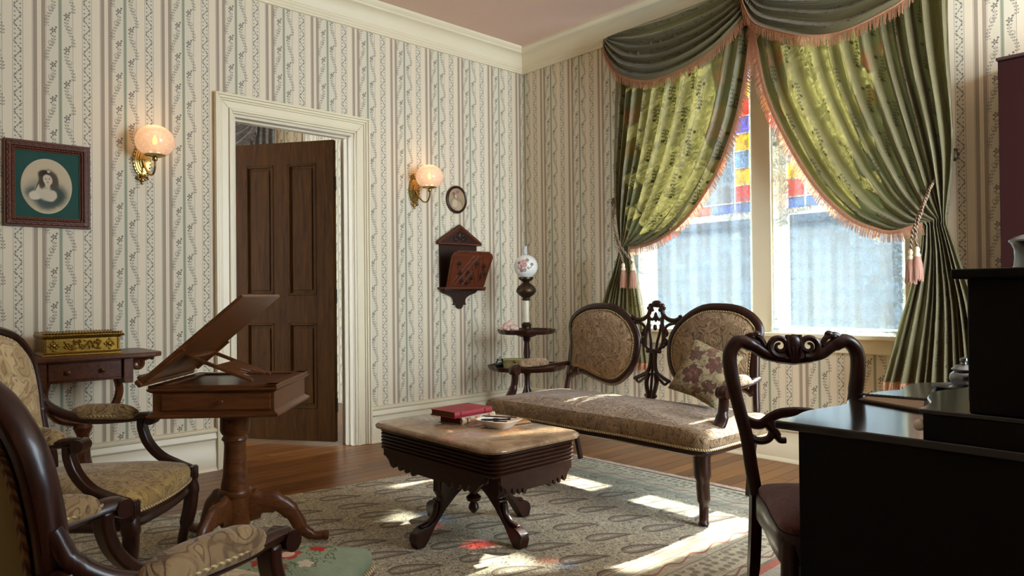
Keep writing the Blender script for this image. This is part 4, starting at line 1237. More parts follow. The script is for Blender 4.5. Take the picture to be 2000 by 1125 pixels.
def spinef():
    m = Mat('cream_printed_spine', .6); n = m.noise(m.coord()[0], 60, 2); c = m.mix(n.near(.55, .04), 'bfae88', 'b4473a'); m.color(c); return m.m
b2 = book('thick book with cream printed spine beneath the crimson book', (1.842, -2.135, .460), R_(8), .145, .225, .034, plain('green_grey_cloth', '9fb0a0', .6, var=.1), PAGE2, cream=spinef())
b1 = book('crimson cloth book on top of the stack on the marble table', (1.835, -2.165, .4945), R_(4), .165, .235, .028, REDC, PAGE)
DI = thing('porcelain_dish', 'small white square dish holding dark sewing tools on the marble table', 'dish', (2.075, -2.145, .460), R_(10))
PORC = plain('white_porcelain', 'ece9e0', .2, spec=.6)
m = M(); rows = [(.052, 0), (.056, .004), (.080, .026), (.094, .036), (.091, .037), (.076, .027), (.052, .007), (.0001, .007)]
for rr, z in rows:
    for k in range(32):
        a = 2 * pi * k / 32; e = .5; m.v.append((rr * math.copysign(abs(cos(a)) ** e, cos(a)), .85 * rr * math.copysign(abs(sin(a)) ** e, sin(a)), z))
for j in range(len(rows) - 1):
    for i in range(32): m.f.append((j * 32 + i, j * 32 + (i + 1) % 32, (j + 1) * 32 + (i + 1) % 32, (j + 1) * 32 + i))
m.build('dish_body', PORC, DI)
INK = plain('black_horn', '0f0d0c', .35)
for k, (a, b, lab, mt) in enumerate((((-.095, .012, .038), (.075, .03, .045), 'long brown bone paper knife lying across the white dish', plain('bone_brown', '6e4a2a', .4, var=.2)), ((-.07, -.03, .030), (.05, .02, .036), 'short black pen lying in the white dish', INK), ((.02, .035, .030), (.078, -.01, .055), 'thin dark crochet hook sticking up from the white dish', BRONZE))):
    q = thing('writing_tool' if k < 2 else 'crochet_hook', lab, 'tool', (2.075, -2.145, .460), R_(10))
    M().tube(catmull([a, tuple(lerp(a[i], b[i], .5) for i in range(3)), b], 5), [.004] * 5 + [.0035] * 6, 8).build('shaft', mt, q)
    M().ball(a, (.008, .005, .004), 8, 6).build('tip', mt, q)
for k, (x, y) in enumerate(((-.055, -.03), (-.03, .015), (.0, -.02))):
    q = M(); q.tube([(x + .014 * cos(u), y + .011 * sin(u), .030) for u in [i * 2 * pi / 16 for i in range(16)]], .003, 6, closed=True); q.tube([(x + .014, y, .030), (x + .05, y + .012, .031)], .003, 6)
    o = q.build('small_scissors' if k == 0 else 'metal_ring', BRONZE if k else INK); o.location = (2.075, -2.145, .460); o.rotation_euler = (0, 0, R_(10))
    tag(o, ('small black handled scissors in the left side of the dish', 'bronze ring pull at the back of the dish', 'bronze ring pull at the middle of the dish')[k], 'scissors' if k == 0 else 'ring')
LE = plain('tan_leather', '9a6b3c', .55, var=.2, scale=30, bump=.15)
PO = thing('leather_pouch', 'folded tan leather pouch behind the white dish', 'pouch', (2.00, -2.015, .460), R_(-8))
pw = M().grid(lambda u, v: ((u - .5) * .20, (v - .5) * .115 * (1 - .12 * abs(2 * u - 1) ** 3), .006 + .010 * sin(pi * u) ** .5 * sin(pi * v) ** .5 + .002 * sin(u * 17)), 16, 12); pw.build('flap', LE, PO, solid=.004)
M().box(-.095, .095, -.054, .054, 0, .007).build('pouch_body', plain('brown_leather', '6e4524', .6, var=.2), PO, bevel=.003)

# ================================================================== reading stand
RS = thing('reading_stand', 'mahogany reading table with tilted book rest on a tripod pedestal', 'table', (1.494, -3.08, 0), R_(49.5))
hb = .243
def sqsolid(prof, mat, name, bevel=.0):
    m = M()
    for i_, z in prof: m.v += [(-hb + i_, -hb + i_, z), (hb - i_, -hb + i_, z), (hb - i_, hb - i_, z), (-hb + i_, hb - i_, z)]
    for j in range(len(prof) - 1):
        for i in range(4): m.f.append((j * 4 + i, j * 4 + (i + 1) % 4, (j + 1) * 4 + (i + 1) % 4, (j + 1) * 4 + i))
    m.f += [(3, 2, 1, 0), tuple(range(len(prof) * 4 - 4, len(prof) * 4))]
    return m.build(name, mat, RS, smooth=False, bevel=bevel)
sqsolid([(.004, .588), (-.002, .592), (-.002, .600), (.008, .606), (.016, .612), (.016, .682), (.006, .688), (.0, .694), (.0, .700), (.012, .702)], STANDW, 'table_box', .0015)
fr = M()
for a in range(4):
    mm = M().box(-hb + .004, hb - .004, -hb + .004, -hb + .05, .7005, .712); mm.xf(Matrix.Rotation(a * pi / 2, 4, 'Z')); fr.add(mm.v, mm.f)
fr.build('top_border', STANDW, RS, smooth=False, bevel=.002)
M().box(-hb + .05, hb - .05, -hb + .05, hb - .05, .7003, .704).build('top_well', REDW, RS, smooth=False)
dr_ = M().box(-.19, .215, -hb + .008, -hb + .018, .617, .677).build('drawer', STANDW, RS, smooth=False, bevel=.002)
M().lathe([(.010, 0), (.006, -.006), (.011, -.012), (.010, -.018), (.0, -.020)], 14, (.03, -hb + .008, .648), 'y').build('knob', REDW, dr_)
# book rest hinged on the left edge
ra = R_(40.3); hxx, hzz = -.262, .722
def lid(u, v, w): return (hxx + u * cos(ra) - w * sin(ra), v, hzz + u * sin(ra) + w * cos(ra))
def lidbox(u0, u1, v0, v1, w0, w1):
    m = M().box(u0, u1, v0, v1, w0, w1); m.v = [lid(*p) for p in m.v]; return m
bk = lidbox(0, .50, -hb, hb, .0, .013).build('book_rest', STANDW, RS, smooth=False, bevel=.004)
lidbox(.0, .018, -hb, hb, .013, .030).build('ledge', STANDW, bk, smooth=False, bevel=.005)
lidbox(-.018, .002, -hb - .003, hb + .003, -.008, .022).build('hinge_moulding', STANDW, bk, smooth=True, bevel=.006)
lidbox(.02, .20, -hb + .004, -hb + .02, -.010, .0).build('batten', STANDW, bk, smooth=False, bevel=.002); lidbox(.02, .20, hb - .02, hb - .004, -.010, .0).build('batten', STANDW, bk, smooth=False, bevel=.002)
# easel strut: two rails and a shaped lower board
pA = (lid(.150, 0, -.004)[0], lid(.150, 0, -.004)[2]); pB = (.110, .712)
L_ = math.hypot(pB[0] - pA[0], pB[1] - pA[1]); ea = math.atan2(pB[1] - pA[1], pB[0] - pA[0])
def ez(m):
    m.v = [(pA[0] + p[0] * cos(ea) - p[2] * sin(ea), p[1], pA[1] + p[0] * sin(ea) + p[2] * cos(ea)) for p in m.v]; return m
easel = ez(M().box(0, .022, -.115, .115, -.006, .006)).build('easel_strut', STANDW, RS, smooth=False, bevel=.002)
for s in (-1, 1): ez(M().box(0, L_, s * .115 - .011, s * .115 + .011, -.006, .006)).build('strut_rail', STANDW, easel, smooth=False, bevel=.002)
sh = [(L_ * .42, -.105), (L_ * .42, .105), (L_ * .93, .105), (L_ * .95, .088), (L_ * .80, .078), (L_ * .88, .060), (L_ * .72, .046), (L_ * .80, .024), (L_ * .66, .0), (L_ * .80, -.024), (L_ * .72, -.046), (L_ * .88, -.060), (L_ * .80, -.078), (L_ * .95, -.088), (L_ * .93, -.105)]
ez(M().prism(sh, -.004, .004, 'z')).build('shaped_board', STANDW, easel, smooth=False, bevel=.0015)
M().lathe([(.062, .588), (.062, .576), (.058, .574), (.058, .500), (.052, .486), (.044, .478), (.050, .470), (.052, .462), (.044, .454), (.042, .44), (.048, .32), (.056, .275), (.056, .262), (.064, .254), (.066, .244), (.064, .234), (.056, .230), (.058, .12), (.050, .09), (.03, .08), (0, .08)], 28).build('pedestal', STANDW, RS)
M().lathe([(.063, .574), (.063, .588)], 28).build('brass_collar', BRASS_D, RS)
M().lathe([(.0, 0), (.012, -.001), (.014, -.006), (.008, -.012), (0, -.013)], 14, (.0, -.057, .535), 'y').build('screw_rosette', STANDW, RS)
for dg in (67.2, 187.2, 307.2):
    a = R_(dg - 49.5)
    P = catmull([(.035, 0, .175), (.10, 0, .190), (.17, 0, .180), (.225, 0, .130), (.262, 0, .065), (.305, 0, .030), (.352, 0, .026), (.372, 0, .024)], 6)
    rr = [(.022, .062)] * 6 + [(.022, .045)] * 6 + [(.022, .036)] * 6 + [(.021, .030)] * 6 + [(.020, .024)] * 6 + [(.022, .018)] * 6 + [(.027, .020)] * 6 + [(.012, .012)]
    M().tube(P, rr, 12).xf(Matrix.Rotation(a, 4, 'Z')).build('leg', STANDW, RS)

# ================================================================== wall console with gilt casket
CO = thing('console_table', 'small mahogany wall console with drawer and curved supports', 'table', (.2, -3.36, 0))
cx_ = Matrix.Translation((-.2, 3.36, 0))
def cb(m, name, mat=REDW, parent=None, **k): m.xf(cx_); return m.build(name, mat, parent or CO, **k)
cb(M().prism([(.01, -3.70), (.40, -3.70), (.44, -3.66), (.44, -3.08), (.40, -3.04), (.01, -3.04)], .745, .770), 'top', smooth=False, bevel=.006)
cb(M().box(.03, .395, -3.58, -3.185, .640, .745), 'frieze', smooth=False, bevel=.003)
for y in (-3.585, -3.205): cb(M().box(.36, .415, y - .02, y + .025, .618, .745), 'corner_post', smooth=False, bevel=.003)
dr_ = cb(M().box(.395, .405, -3.55, -3.235, .652, .735), 'drawer', smooth=False, bevel=.002)
for y in (-3.47, -3.32): 
    k_ = M().lathe([(.005, 0), (.005, .008), (.011, .013), (.011, .02), (.005, .024), (0, .025)], 14, (.405, y, .692), 'x'); cb(k_, 'knob', BRASS_D, dr_)
for s, y in ((1, -3.18), (-1, -3.60)):
    k_ = M().tube([(.33, y + s * (.02 + p[0] - 0), p[2]) for p in spiral((.02, 0, .705), .030, .006, 1.4, pi / 2, 'y', 24, -1)], [.014 - .008 * i / 24 for i in range(25)], 8)
    k_.tube(catmull([(.33, y + s * .02, .735), (.33, y + s * .06, .728), (.33, y + s * .095, .735), (.33, y + s * .115, .738)], 5), [.013] * 8 + [.010] * 8, 8); k_.ball((.33, y + s * .112, .733), .012, 8, 6)
    cb(k_, 'scroll_bracket', REDW)
for s in (1, -1):
    y = -3.385 + s * .155
    cb(M().tube(catmull([(.30, y, .645), (.30, y + s * .012, .57), (.30, y - s * .010, .50), (.30, y - s * .06, .445), (.30, y - s * .155, .42)], 7), [(.030, .020)] * 29, 8, up=(0, 1, 0)), 'curved_support')
cb(M().lathe([(.03, .43), (.045, .40), (.028, .36), (.035, .25), (.06, .12), (.04, .08), (.05, .06)], 20, (.30, -3.385, 0)), 'pedestal')
cb(M().box(.05, .42, -3.58, -3.20, .02, .06), 'plinth', bevel=.01)
for y in (-3.55, -3.23):
    for x in (.08, .39): cb(M().lathe([(.022, .0), (.026, .01), (.022, .022)], 12, (x, y, 0)), 'foot')
GB = thing('gilt_casket', 'long gilded embossed casket on the wall console', 'box', (.235, -3.39, .770))
def gs(prof, name, mat=GILT, parent=GB):
    m = M()
    for i_, z in prof: m.v += [(-.115 + i_, -.178 + i_, z), (.115 - i_, -.178 + i_, z), (.115 - i_, .178 - i_, z), (-.115 + i_, .178 - i_, z)]
    for j in range(len(prof) - 1):
        for i in range(4): m.f.append((j * 4 + i, j * 4 + (i + 1) % 4, (j + 1) * 4 + (i + 1) % 4, (j + 1) * 4 + i))
    m.f += [(3, 2, 1, 0), tuple(range(len(prof) * 4 - 4, len(prof) * 4))]
    return m.build(name, mat, parent, smooth=False, bevel=.002)
gs([(.0, 0), (.0, .006), (.008, .012), (.012, .018), (.012, .084)], 'body')
lidg = gs([(.010, .084), (.002, .088), (.0, .102), (.006, .106), (.010, .110)], 'lid')
zg = M()
for k in range(30): y = -.172 + k * .0119; zg.tube([(.117, y, .090), (.117, y + .006, .101), (.117, y + .0119, .090)], .0022, 5)
for k in range(20): x = -.11 + k * .0116; zg.tube([(x, .180, .090), (x + .0058, .180, .101), (x + .0116, .180, .090)], .0022, 5)
for k in range(26): zg.ball((.108, -.17 + k * .0137, .111), (.004, .006, .004), 6, 4); 
for k in range(26): zg.ball((-.105, -.17 + k * .0137, .111), (.004, .006, .004), 6, 4)
zg.build('zigzag_band', GILT, lidg)
rg = random.Random(4); em = M()
for yc_ in (-.125, .118):
    em.ball((.104, yc_, .050), (.010, .012, .012), 10, 6)
    for k in range(8): a = k * pi / 4; em.ball((.103, yc_ + (.020 if k % 2 == 0 else .015) * cos(a), .050 + (.022 if k % 2 == 0 else .014) * sin(a)), (.006, .007, .007), 8, 5)
for k in range(60): em.ball((.103, rg.uniform(-.085, .085) * .95, rg.uniform(.026, .074)), (.006, rg.uniform(.003, .009), rg.uniform(.003, .007)), 6, 4)
for s in (-1, 1):
    em.tube(catmull([(.105, s * .004, .03), (.106, s * .03, .07), (.106, s * .055, .03), (.105, s * .08, .065)], 5), .0035, 6)
    for k in range(7): em.ball((.103, s * .157, .026 + k * .009), (.004, .005, .005), 6, 4)
em.build('embossed_relief', plain('bright_gilt', 'ab8a42', .3, 1.0, var=.25), GB)

# ================================================================== writing desk
DK = thing('writing_desk', 'dark lady\'s writing desk with serpentine top and raised back cabinet', 'desk', (3.62, -2.07, 0))
dx_ = Matrix.Translation((-3.62, 2.07, 0))
def dk(m, name, mat=BLACKW, parent=None, **k): m.xf(dx_); return m.build(name, mat, parent or DK, **k)
edge = catmull([(3.585, -2.60, 0), (3.588, -2.50, 0), (3.576, -2.41, 0), (3.596, -2.28, 0), (3.600, -2.22, 0), (3.576, -2.15, 0), (3.566, -2.02, 0), (3.580, -1.90, 0), (3.605, -1.82, 0), (3.585, -1.73, 0), (3.590, -1.62, 0), (3.64, -1.55, 0)], 5)
TP = [(p[0], p[1]) for p in edge] + [(4.47, -1.55), (4.47, -2.60)]
dk(M().prism(TP[::-1], .722, .742), 'top', DESKTOP, smooth=True, bevel=.004, angle=50)
dk(M().box(3.635, 4.45, -2.582, -2.555, 0, .722), 'side_panel', smooth=False, bevel=.003); dk(M().box(3.66, 4.45, -1.60, -1.575, 0, .722), 'side_panel', smooth=False, bevel=.003)
dk(M().box(4.42, 4.45, -2.555, -1.60, .05, .722), 'back_panel', smooth=False)
dw = dk(M().box(3.66, 3.70, -2.555, -1.60, .60, .722), 'drawer_front', smooth=False, bevel=.003)
for y in (-2.35, -1.82): dk(M().lathe([(.006, 0), (.006, -.012), (.014, -.018), (.012, -.026), (0, -.028)], 12, (3.66, y, .66), 'x'), 'knob', BRASS_D, dw)
stepe = catmull([(3.895, -2.585, 0), (3.885, -2.48, 0), (3.850, -2.38, 0), (3.838, -2.26, 0), (3.868, -2.13, 0), (3.838, -1.95, 0), (3.87, -1.75, 0), (3.90, -1.58, 0)], 5)
ST = [(p[0], p[1]) for p in stepe] + [(4.45, -1.58), (4.45, -2.585)]
dk(M().prism([(lerp(x, 4.15, .035), y) for x, y in ST][::-1], .742, .792), 'step_case'); dk(M().prism(ST[::-1], .792, .803), 'step_top', DESKTOP, bevel=.003, angle=50)
dk(M().box(3.985, 4.45, -2.575, -1.60, .803, 1.072), 'cabinet', smooth=False, bevel=.003)
dk(M().box(3.962, 4.47, -2.60, -1.58, 1.072, 1.092), 'cabinet_top', smooth=False, bevel=.004)
for k in range(3):
    y0_ = -2.55 + k * .31; dd = dk(M().box(3.975, 3.986, y0_ + .01, y0_ + .30, .82, 1.05), 'cabinet_door', smooth=False, bevel=.003); dk(M().ball((3.968, y0_ + .155, .93), .010, 8, 6), 'knob', BRASS_D, dd)
kn = dk(M().ball((3.895, -2.578, .768), .012, 10, 8), 'step_knob', PORC)
BL = thing('writing_case', 'open tan writing case lying on the desk top', 'writing case', (3.71, -2.13, .7426))
M().prism([(-.10, -.035), (-.115, .085), (.035, .105), (.10, -.125)], 0, .005, 'z').build('case', plain('dark_leather', '2a1c16', .6), BL, smooth=False)
M().prism([(-.09, -.03), (-.103, .075), (.028, .094), (.088, -.112)], .005, .008, 'z').build('paper', plain('tan_paper', '9a8468', .8, var=.1), BL, smooth=False)
PN = thing('letter_opener', 'dark openwork letter opener lying on the writing case', 'letter opener', (3.66, -2.11, .750))
q = M()
for k in range(14): q.tube([(-.06 + k * .011 + .006 * cos(a), .012 + k * .0012 + .007 * sin(a), .004) for a in [i * 2 * pi / 10 for i in range(10)]], .0022, 5, closed=True)
q.tube([(-.07, .004, .003), (.10, .022, .003)], .002, 5); q.tube([(-.07, .020, .003), (.10, .038, .003)], .002, 5); q.tube([(.10, .03, .003), (.19, .03, .003)], (.006, .0015), 6)
q.build('openwork_handle', INK, PN)
SG = thing('lidded_pot', 'small pewter lidded pot at the far end of the desk', 'pot', (3.745, -1.70, .7425))
M().lathe([(.0, 0), (.040, 0), (.042, .006), (.030, .012), (.036, .022), (.040, .034), (.036, .048), (.026, .056), (.030, .060)], 24).build('pot_body', PEWTER, SG)
lp = M().lathe([(.032, .060), (.034, .063), (.020, .074), (.008, .078), (.006, .083), (.011, .089), (.010, .096), (0, .10)], 24).build('lid', PEWTER, SG)
M().lathe([(.075, 0), (.085, .006), (.087, .010), (.078, .006), (.0, .003)], 30).xf(Matrix.Translation((0, 0, .0005))).build('saucer', PEWTER, SG)
SP = thing('silver_pitcher', 'shiny lidded silver pitcher on top of the desk cabinet', 'pitcher', (4.03, -2.265, 1.092))
M().lathe([(0, 0), (.034, 0), (.036, .004), (.032, .012), (.030, .03), (.031, .05), (.036, .062), (.040, .066), (.038, .068)], 28).build('pitcher_body', PEWTER, SP)
M().lathe([(.041, .066), (.041, .070), (.028, .078), (.010, .083), (.006, .090), (.010, .096), (0, .10)], 28).build('lid', PEWTER, SP)
M().tube(catmull([(.034, 0, .06), (.06, 0, .055), (.062, 0, .03), (.034, 0, .014)], 6), .0045, 8).build('handle', PEWTER, SP)
SN = thing('tall_cabinet', 'tall plain maroon cabinet at the right edge beside the drape', 'cabinet', (3.965, -.112, 0))
MR = plain('maroon_stain', '2c1412', .85, 0.0, .08, var=.12, scale=160, bump=.1); MR2 = plain('maroon_edge', '3a1f1b', .7)
M().box(-.455, .46, -.085, .10, .06, 2.145).build('carcass', MR, SN, smooth=False, bevel=.002)
for x0_, x1_ in ((-.452, .0), (.004, .456)):
    dd = M().box(x0_, x1_, -.100, -.086, .08, 2.135).build('door', MR, SN, smooth=False, bevel=.002)
    M().ball((x1_ - .03 if x0_ < -.1 else x0_ + .03, -.108, 1.0), .012, 8, 6).build('knob', BRASS_D, dd)
M().box(-.46, .465, -.102, .105, 2.145, 2.158).build('top_board', MR2, SN, smooth=False, bevel=.002)
M().box(-.44, .44, -.07, .09, 0, .06).build('plinth', MR, SN, smooth=False)
# ================================================================== things on the walls
# framed oval print on a green mat
PF = thing('framed_print', 'carved wood frame with oval portrait print on dark green mat', 'picture', (0.0, -3.4825, 1.428))
FW = wood('carved_frame_wood', '3a1a0c', '6b3418', .4, 1.2, 1)
yw, zh = .1945, .449
def frame_band(w0, w1, x0, x1, name, mat, bev=.003):
    m = M()
    o = [(-yw + w0, w0), (yw - w0, w0), (yw - w0, zh - w0), (-yw + w0, zh - w0)]; i_ = [(-yw + w1, w1), (yw - w1, w1), (yw - w1, zh - w1), (-yw + w1, zh - w1)]
    for (y, z) in o: m.v += [(x0, y, z), (x1, y, z)]
    for (y, z) in i_: m.v += [(x0, y, z), (x1, y, z)]
    for k in range(4):
        a, b = 2 * k, 2 * ((k + 1) % 4); c, d = 8 + a, 8 + b
        m.f += [(a + 1, b + 1, d + 1, c + 1), (a, c, d, b), (a, b, b + 1, a + 1), (c, c + 1, d + 1, d)]
    return m.build(name, mat, PF, smooth=False, bevel=bev)
frame_band(0, .012, .003, .022, 'outer_moulding', FW); frame_band(.010, .034, .003, .030, 'frame', FW, .005); frame_band(.034, .044, .003, .024, 'inner_moulding', FW); frame_band(.044, .052, .003, .016, 'slip', FW)
bd = M()
for s in (0, 1):
    n = 24
    for k in range(n): bd.ball((.0255, -yw + .040 + (2 * yw - .08) * (k + .5) / n, .039 + s * (zh - .078)), .0048, 6, 5)
    for k in range(28): bd.ball((.0255, (-yw + .039) * (1 if s else -1), .040 + (zh - .08) * (k + .5) / 28), .0048, 6, 5)
bd.build('bead_row', wood('bead_wood', '5a2c16', '8a4c28', .35), PF)
sc = M()
for s in (0, 1):
    for k in range(11):
        c = -yw + .03 + (2 * yw - .06) * (k + .5) / 11
        sc.tube([(.031, c + .015 * cos(a), .012 + s * (zh - .024) + (.012 if s == 0 else -.012) * sin(a)) for a in [i * pi / 8 for i in range(9)]], .0026, 5)
    for k in range(13):
        c = .03 + (zh - .06) * (k + .5) / 13
        sc.tube([(.031, (-yw + .012 + .012 * sin(a)) * (1 if s else -1), c + .015 * cos(a)) for a in [i * pi / 8 for i in range(9)]], .0026, 5)
sc.build('scallop_carving', FW, PF)
M().box(.004, .010, -yw + .05, yw - .05, .05, zh - .05).build('mat_board', plain('green_mat', '0f4438', .8, var=.12, scale=60), PF, smooth=False)
def portrait(name, figs, bgc, sx, sz):
    """oval printed picture; figs: ellipses (y, z, ry, rz, colour, softness, rotation)"""
    m = Mat(name, .8); x, y, z = m.xyz(); c = None
    n = m.noise(m.coord()[0], 55, 3); hat = ((y + z) * 900).sin() * .5 + .5
    col = m.mix(n * .25, bgc, 'b8a284')
    for (a, b, ry, rz, fc, soft, ro) in figs:
        dy, dz = y - a, z - b
        if ro: dy, dz = dy * cos(ro) + dz * sin(ro), dz * cos(ro) - dy * sin(ro)
        d = hyp(dy / ry, dz / rz) + (n - .5) * .25
        f = 1 - d.step(1 - soft, 1 + soft)
        col = m.mix(f * .95, col, fc)
    col = m.mix(hat * .12, col, '3a3a34')
    m.color(col); m.set('Specular IOR Level', .1); return m.m
GIRL = portrait('engraved_portrait', [(-.005, -.035, .088, .070, '8a8674', .5, 0), (.030, -.05, .060, .055, '3f4d46', .35, .5), (-.045, -.045, .050, .035, '5a625a', .4, -.4), (0, -.075, .05, .05, '4b5650', .35, 0), (-.050, -.050, .030, .024, 'd8cbb4', .2, .3), (.020, -.050, .024, .030, 'd2c5ae', .2, -.4), (-.018, -.012, .036, .026, 'cfc0a8', .2, .5), (.0, -.045, .034, .030, 'c9bba3', .3, 0),
    (.006, .040, .040, .048, '4b4034', .25, 0), (-.014, .062, .026, .024, '3a3129', .25, 0), (.034, .030, .018, .040, '574a3c', .3, .2), (-.022, .020, .015, .035, '4e4236', .3, 0), (.004, .034, .020, .029, 'd3c2a8', .15, .25), (.004, .010, .012, .020, 'cdbca2', .15, 0),
    (-.004, .039, .0045, .0022, '4a3c30', .2, 0), (.012, .041, .0045, .0022, '4a3c30', .2, 0), (.005, .030, .002, .005, 'b59c80', .3, 0), (.004, .021, .006, .002, '8e5a48', .3, 0), (-.012, .075, .009, .008, '2e2a26', .25, 0), (.008, .078, .007, .006, 'c7b69c', .25, 0),
    (-.010, -.030, .030, .007, 'cdbca2', .2, .7), (.022, -.034, .028, .007, 'cdbca2', .2, -.8), (-.040, .010, .003, .040, '5a4c3c', .3, -.35)], 'c9b797', .113, .143)
def oval(a, b, x0, x1, n=64, c=(0, 0)):
    pts = [(c[0] + a * cos(2 * pi * k / n), c[1] + b * sin(2 * pi * k / n)) for k in range(n)]
    return M().prism(pts, x0, x1, 'x')
pn = oval(.113, .143, .0, .002, c=(0, 0)).build('oval_print', GIRL, PF, smooth=False); pn.location = (.0102, -.0055, .217)
oval(.115, .145, .0095, .0118, c=(-.0055, .217)).build('mat_bevel', plain('mat_bevel', 'c9c0a6', .8), PF, smooth=False)
pn.location = (.0121, -.0055, .217)
M().box(.0150, .0158, -yw + .045, yw - .045, .045, zh - .045).build('glazing', glass('picture_glass', 'ffffff'), PF, smooth=False)

# oval miniature
OP = thing('oval_miniature', 'small oval picture of a lady in a dark frame beside the sconce', 'picture', (0, -.742, 1.695))
LADY = portrait('sepia_lady', [(0, -.035, .060, .045, '8e7a63', .4, 0), (.015, -.05, .035, .04, 'b9a488', .3, .4), (-.02, -.03, .025, .035, 'c8b497', .3, -.3), (-.012, .030, .022, .026, '6e5a48', .3, 0), (-.008, .026, .012, .017, 'cdb79c', .2, 0), (-.014, .052, .038, .016, 'b08a78', .3, -.2), (.010, .062, .02, .012, '9c6a60', .3, .3), (-.03, .045, .015, .012, '7d6450', .3, 0)], 'a89070', .08, .09)
pn = oval(.086, .094, 0, .003).build('oval_print', LADY, OP, smooth=False); pn.location = (.008, 0, .110)
M().tube([(.010, .094 * cos(a), .110 + .102 * sin(a)) for a in [k * 2 * pi / 64 for k in range(64)]], (.009, .011), 8, closed=True).build('frame', MAHOG, OP)
M().tube([(.014, .084 * cos(a), .110 + .091 * sin(a)) for a in [k * 2 * pi / 64 for k in range(64)]], .0025, 6, closed=True).build('fillet', BRASS_D, OP)
oval(.095, .103, .001, .008, c=(0, .110)).build('back_board', MAHOG, OP, smooth=False)

# brass gas-style sconces
FIL = emit('lamp_filament', 'ffb45a', 2.4); WAX = plain('candle_tube', 'f0dcc0', .6)
def sconce(label, y, z, gdy, power):
    t = thing('wall_sconce', label, 'wall lamp', (0, y, z - .11), 0, 'pair of brass wall sconces')
    b = M()
    for k, (a, c, x) in enumerate(((.048, .095, .008), (.040, .084, .014), (.030, .068, .018), (.020, .048, .026))): b.add(*(lambda mm: (mm.v, mm.f))(oval(a, c, 0 if k == 0 else .004, x, 40, (0, .12))))
    for k in range(26): a = 2 * pi * k / 26; b.ball((.015, .044 * cos(a), .12 + .090 * sin(a)), .0045, 6, 5)
    b.build('backplate', BRASS, t, bevel=.003)
    o = M()
    for s in (-1, 1): o.tube(spiral((.010, s * .018, .020), .018, .004, 1.2, pi / 2, 'x', 18, s), .0055, 6); o.tube(spiral((.010, s * .014, .222), .014, .004, 1.2, -pi / 2, 'x', 18, -s), .005, 6)
    o.ball((.012, 0, .008), (.008, .012, .014), 10, 8); o.ball((.012, 0, .236), (.007, .010, .014), 10, 8); o.ball((.012, 0, -.010), (.006, .007, .010), 8, 6)
    o.build('scroll_ornament', BRASS, t)
    g = (.14, gdy, .21)
    M().tube(catmull([(.025, 0, .115), (.05, gdy * .2, .07), (.085, gdy * .6, .030), (.12, gdy * .9, .032), (.14, gdy, .070), (.14, gdy, .115)], 8), [.006] * 41, 8).build('arm', BRASS, t)
    M().lathe([(.010, .10), (.014, .105), (.014, .118), (.030, .122), (.050, .128), (.056, .134), (.056, .138), (.030, .132), (.012, .130)], 28, (.14, gdy, 0)).build('gallery', BRASS, t)
    gl = M(); pr_ = []
    for k in range(19):
        a = lerp(-1.02, 1.16, k / 18); pr_.append((.103 * cos(a), .092 * sin(a)))
    gg = M(); n = 36; vs = []
    for r_, h_ in pr_:
        for i in range(n): vs.append((g[0] + r_ * cos(2 * pi * i / n), g[1] + r_ * sin(2 * pi * i / n), g[2] + h_))
    gg.add(vs, [(k * n + i, k * n + (i + 1) % n, (k + 1) * n + (i + 1) % n, (k + 1) * n + i) for k in range(len(pr_) - 1) for i in range(n)])
    gg.build('glass_globe', GLOBE, t)
    M().lathe([(0, .130), (.011, .130), (.011, .185), (.008, .19), (0, .19)], 14, (g[0], g[1], 0)).build('candle_tube', WAX, t)
    M().lathe([(0, .19), (.010, .196), (.014, .21), (.011, .226), (.004, .242), (0, .25)], 14, (g[0], g[1], 0)).build('bulb', FIL, t)
    l = bpy.data.lights.new('sconce_light', 'POINT'); l.energy = power; l.color = (1.0, .62, .30); l.shadow_soft_size = .03
    lo = bpy.data.objects.new('sconce_light', l); COL.objects.link(lo); lo.parent = t; lo.location = (g[0], g[1], g[2] + .045)
sconce('brass wall sconce with lit frosted globe left of the door', -3.024, 1.83, .03, .5)
sconce('brass wall sconce with lit frosted globe right of the door', -1.144, 1.83, .045, .5)

# letter rack
LR = thing('letter_rack', 'carved walnut wall rack with gabled top and tilted fretwork front', 'wall rack', (0, -.73, .962))
RW = wood('rack_walnut_dark', '1c0f0a', '3d2114', .4, 1.0, 2); RF = wood('rack_walnut_red', '4a2010', '6e351b', .4, 1.0, 1)
M().prism([(-.185, .13), (-.185, .49), (.185, .49), (.185, .13)], .002, .014, 'x').build('back_board', RW, LR, smooth=False)
M().prism([(-.215, .485), (.215, .485), (.205, .505), (0, .632), (-.205, .505)], .004, .030, 'x').build('gable', RW, LR, smooth=False, bevel=.003)
gm = M()
for s in (-1, 1): gm.tube([(.034, s * .215, .497), (.034, 0, .628)], (.010, .008), 6, up=(1, 0, 0)); gm.tube([(.034, s * .180, .507), (.034, 0, .607)], .004, 6)
gm.tube([(.034, -.215, .490), (.034, .215, .490)], (.010, .010), 6, up=(1, 0, 0))
gm.build('gable_moulding', RF, LR)
sc = M()
for s in (-1, 1):
    for k in range(17): tt = (k + .5) / 17; sc.ball((.030, s * lerp(.215, .0, tt), lerp(.505, .640, tt)), .0085, 8, 6)
sc.build('scalloped_edge', RW, LR)
lf = M(); rg = random.Random(3)
for k in range(16): lf.ball((.033, rg.uniform(-.09, .09), .520 + rg.uniform(0, .045)), (.008, rg.uniform(.008, .02), rg.uniform(.006, .014)), 8, 5)
lf.ball((.034, 0, .56), (.010, .016, .030), 10, 6)
lf.build('carved_leaves', RW, LR)
M().prism([(-.205, .135), (.205, .135), (.205, .150), (-.205, .150)], .002, .105, 'x').build('shelf', RF, LR, smooth=False, bevel=.004)
dt = M()
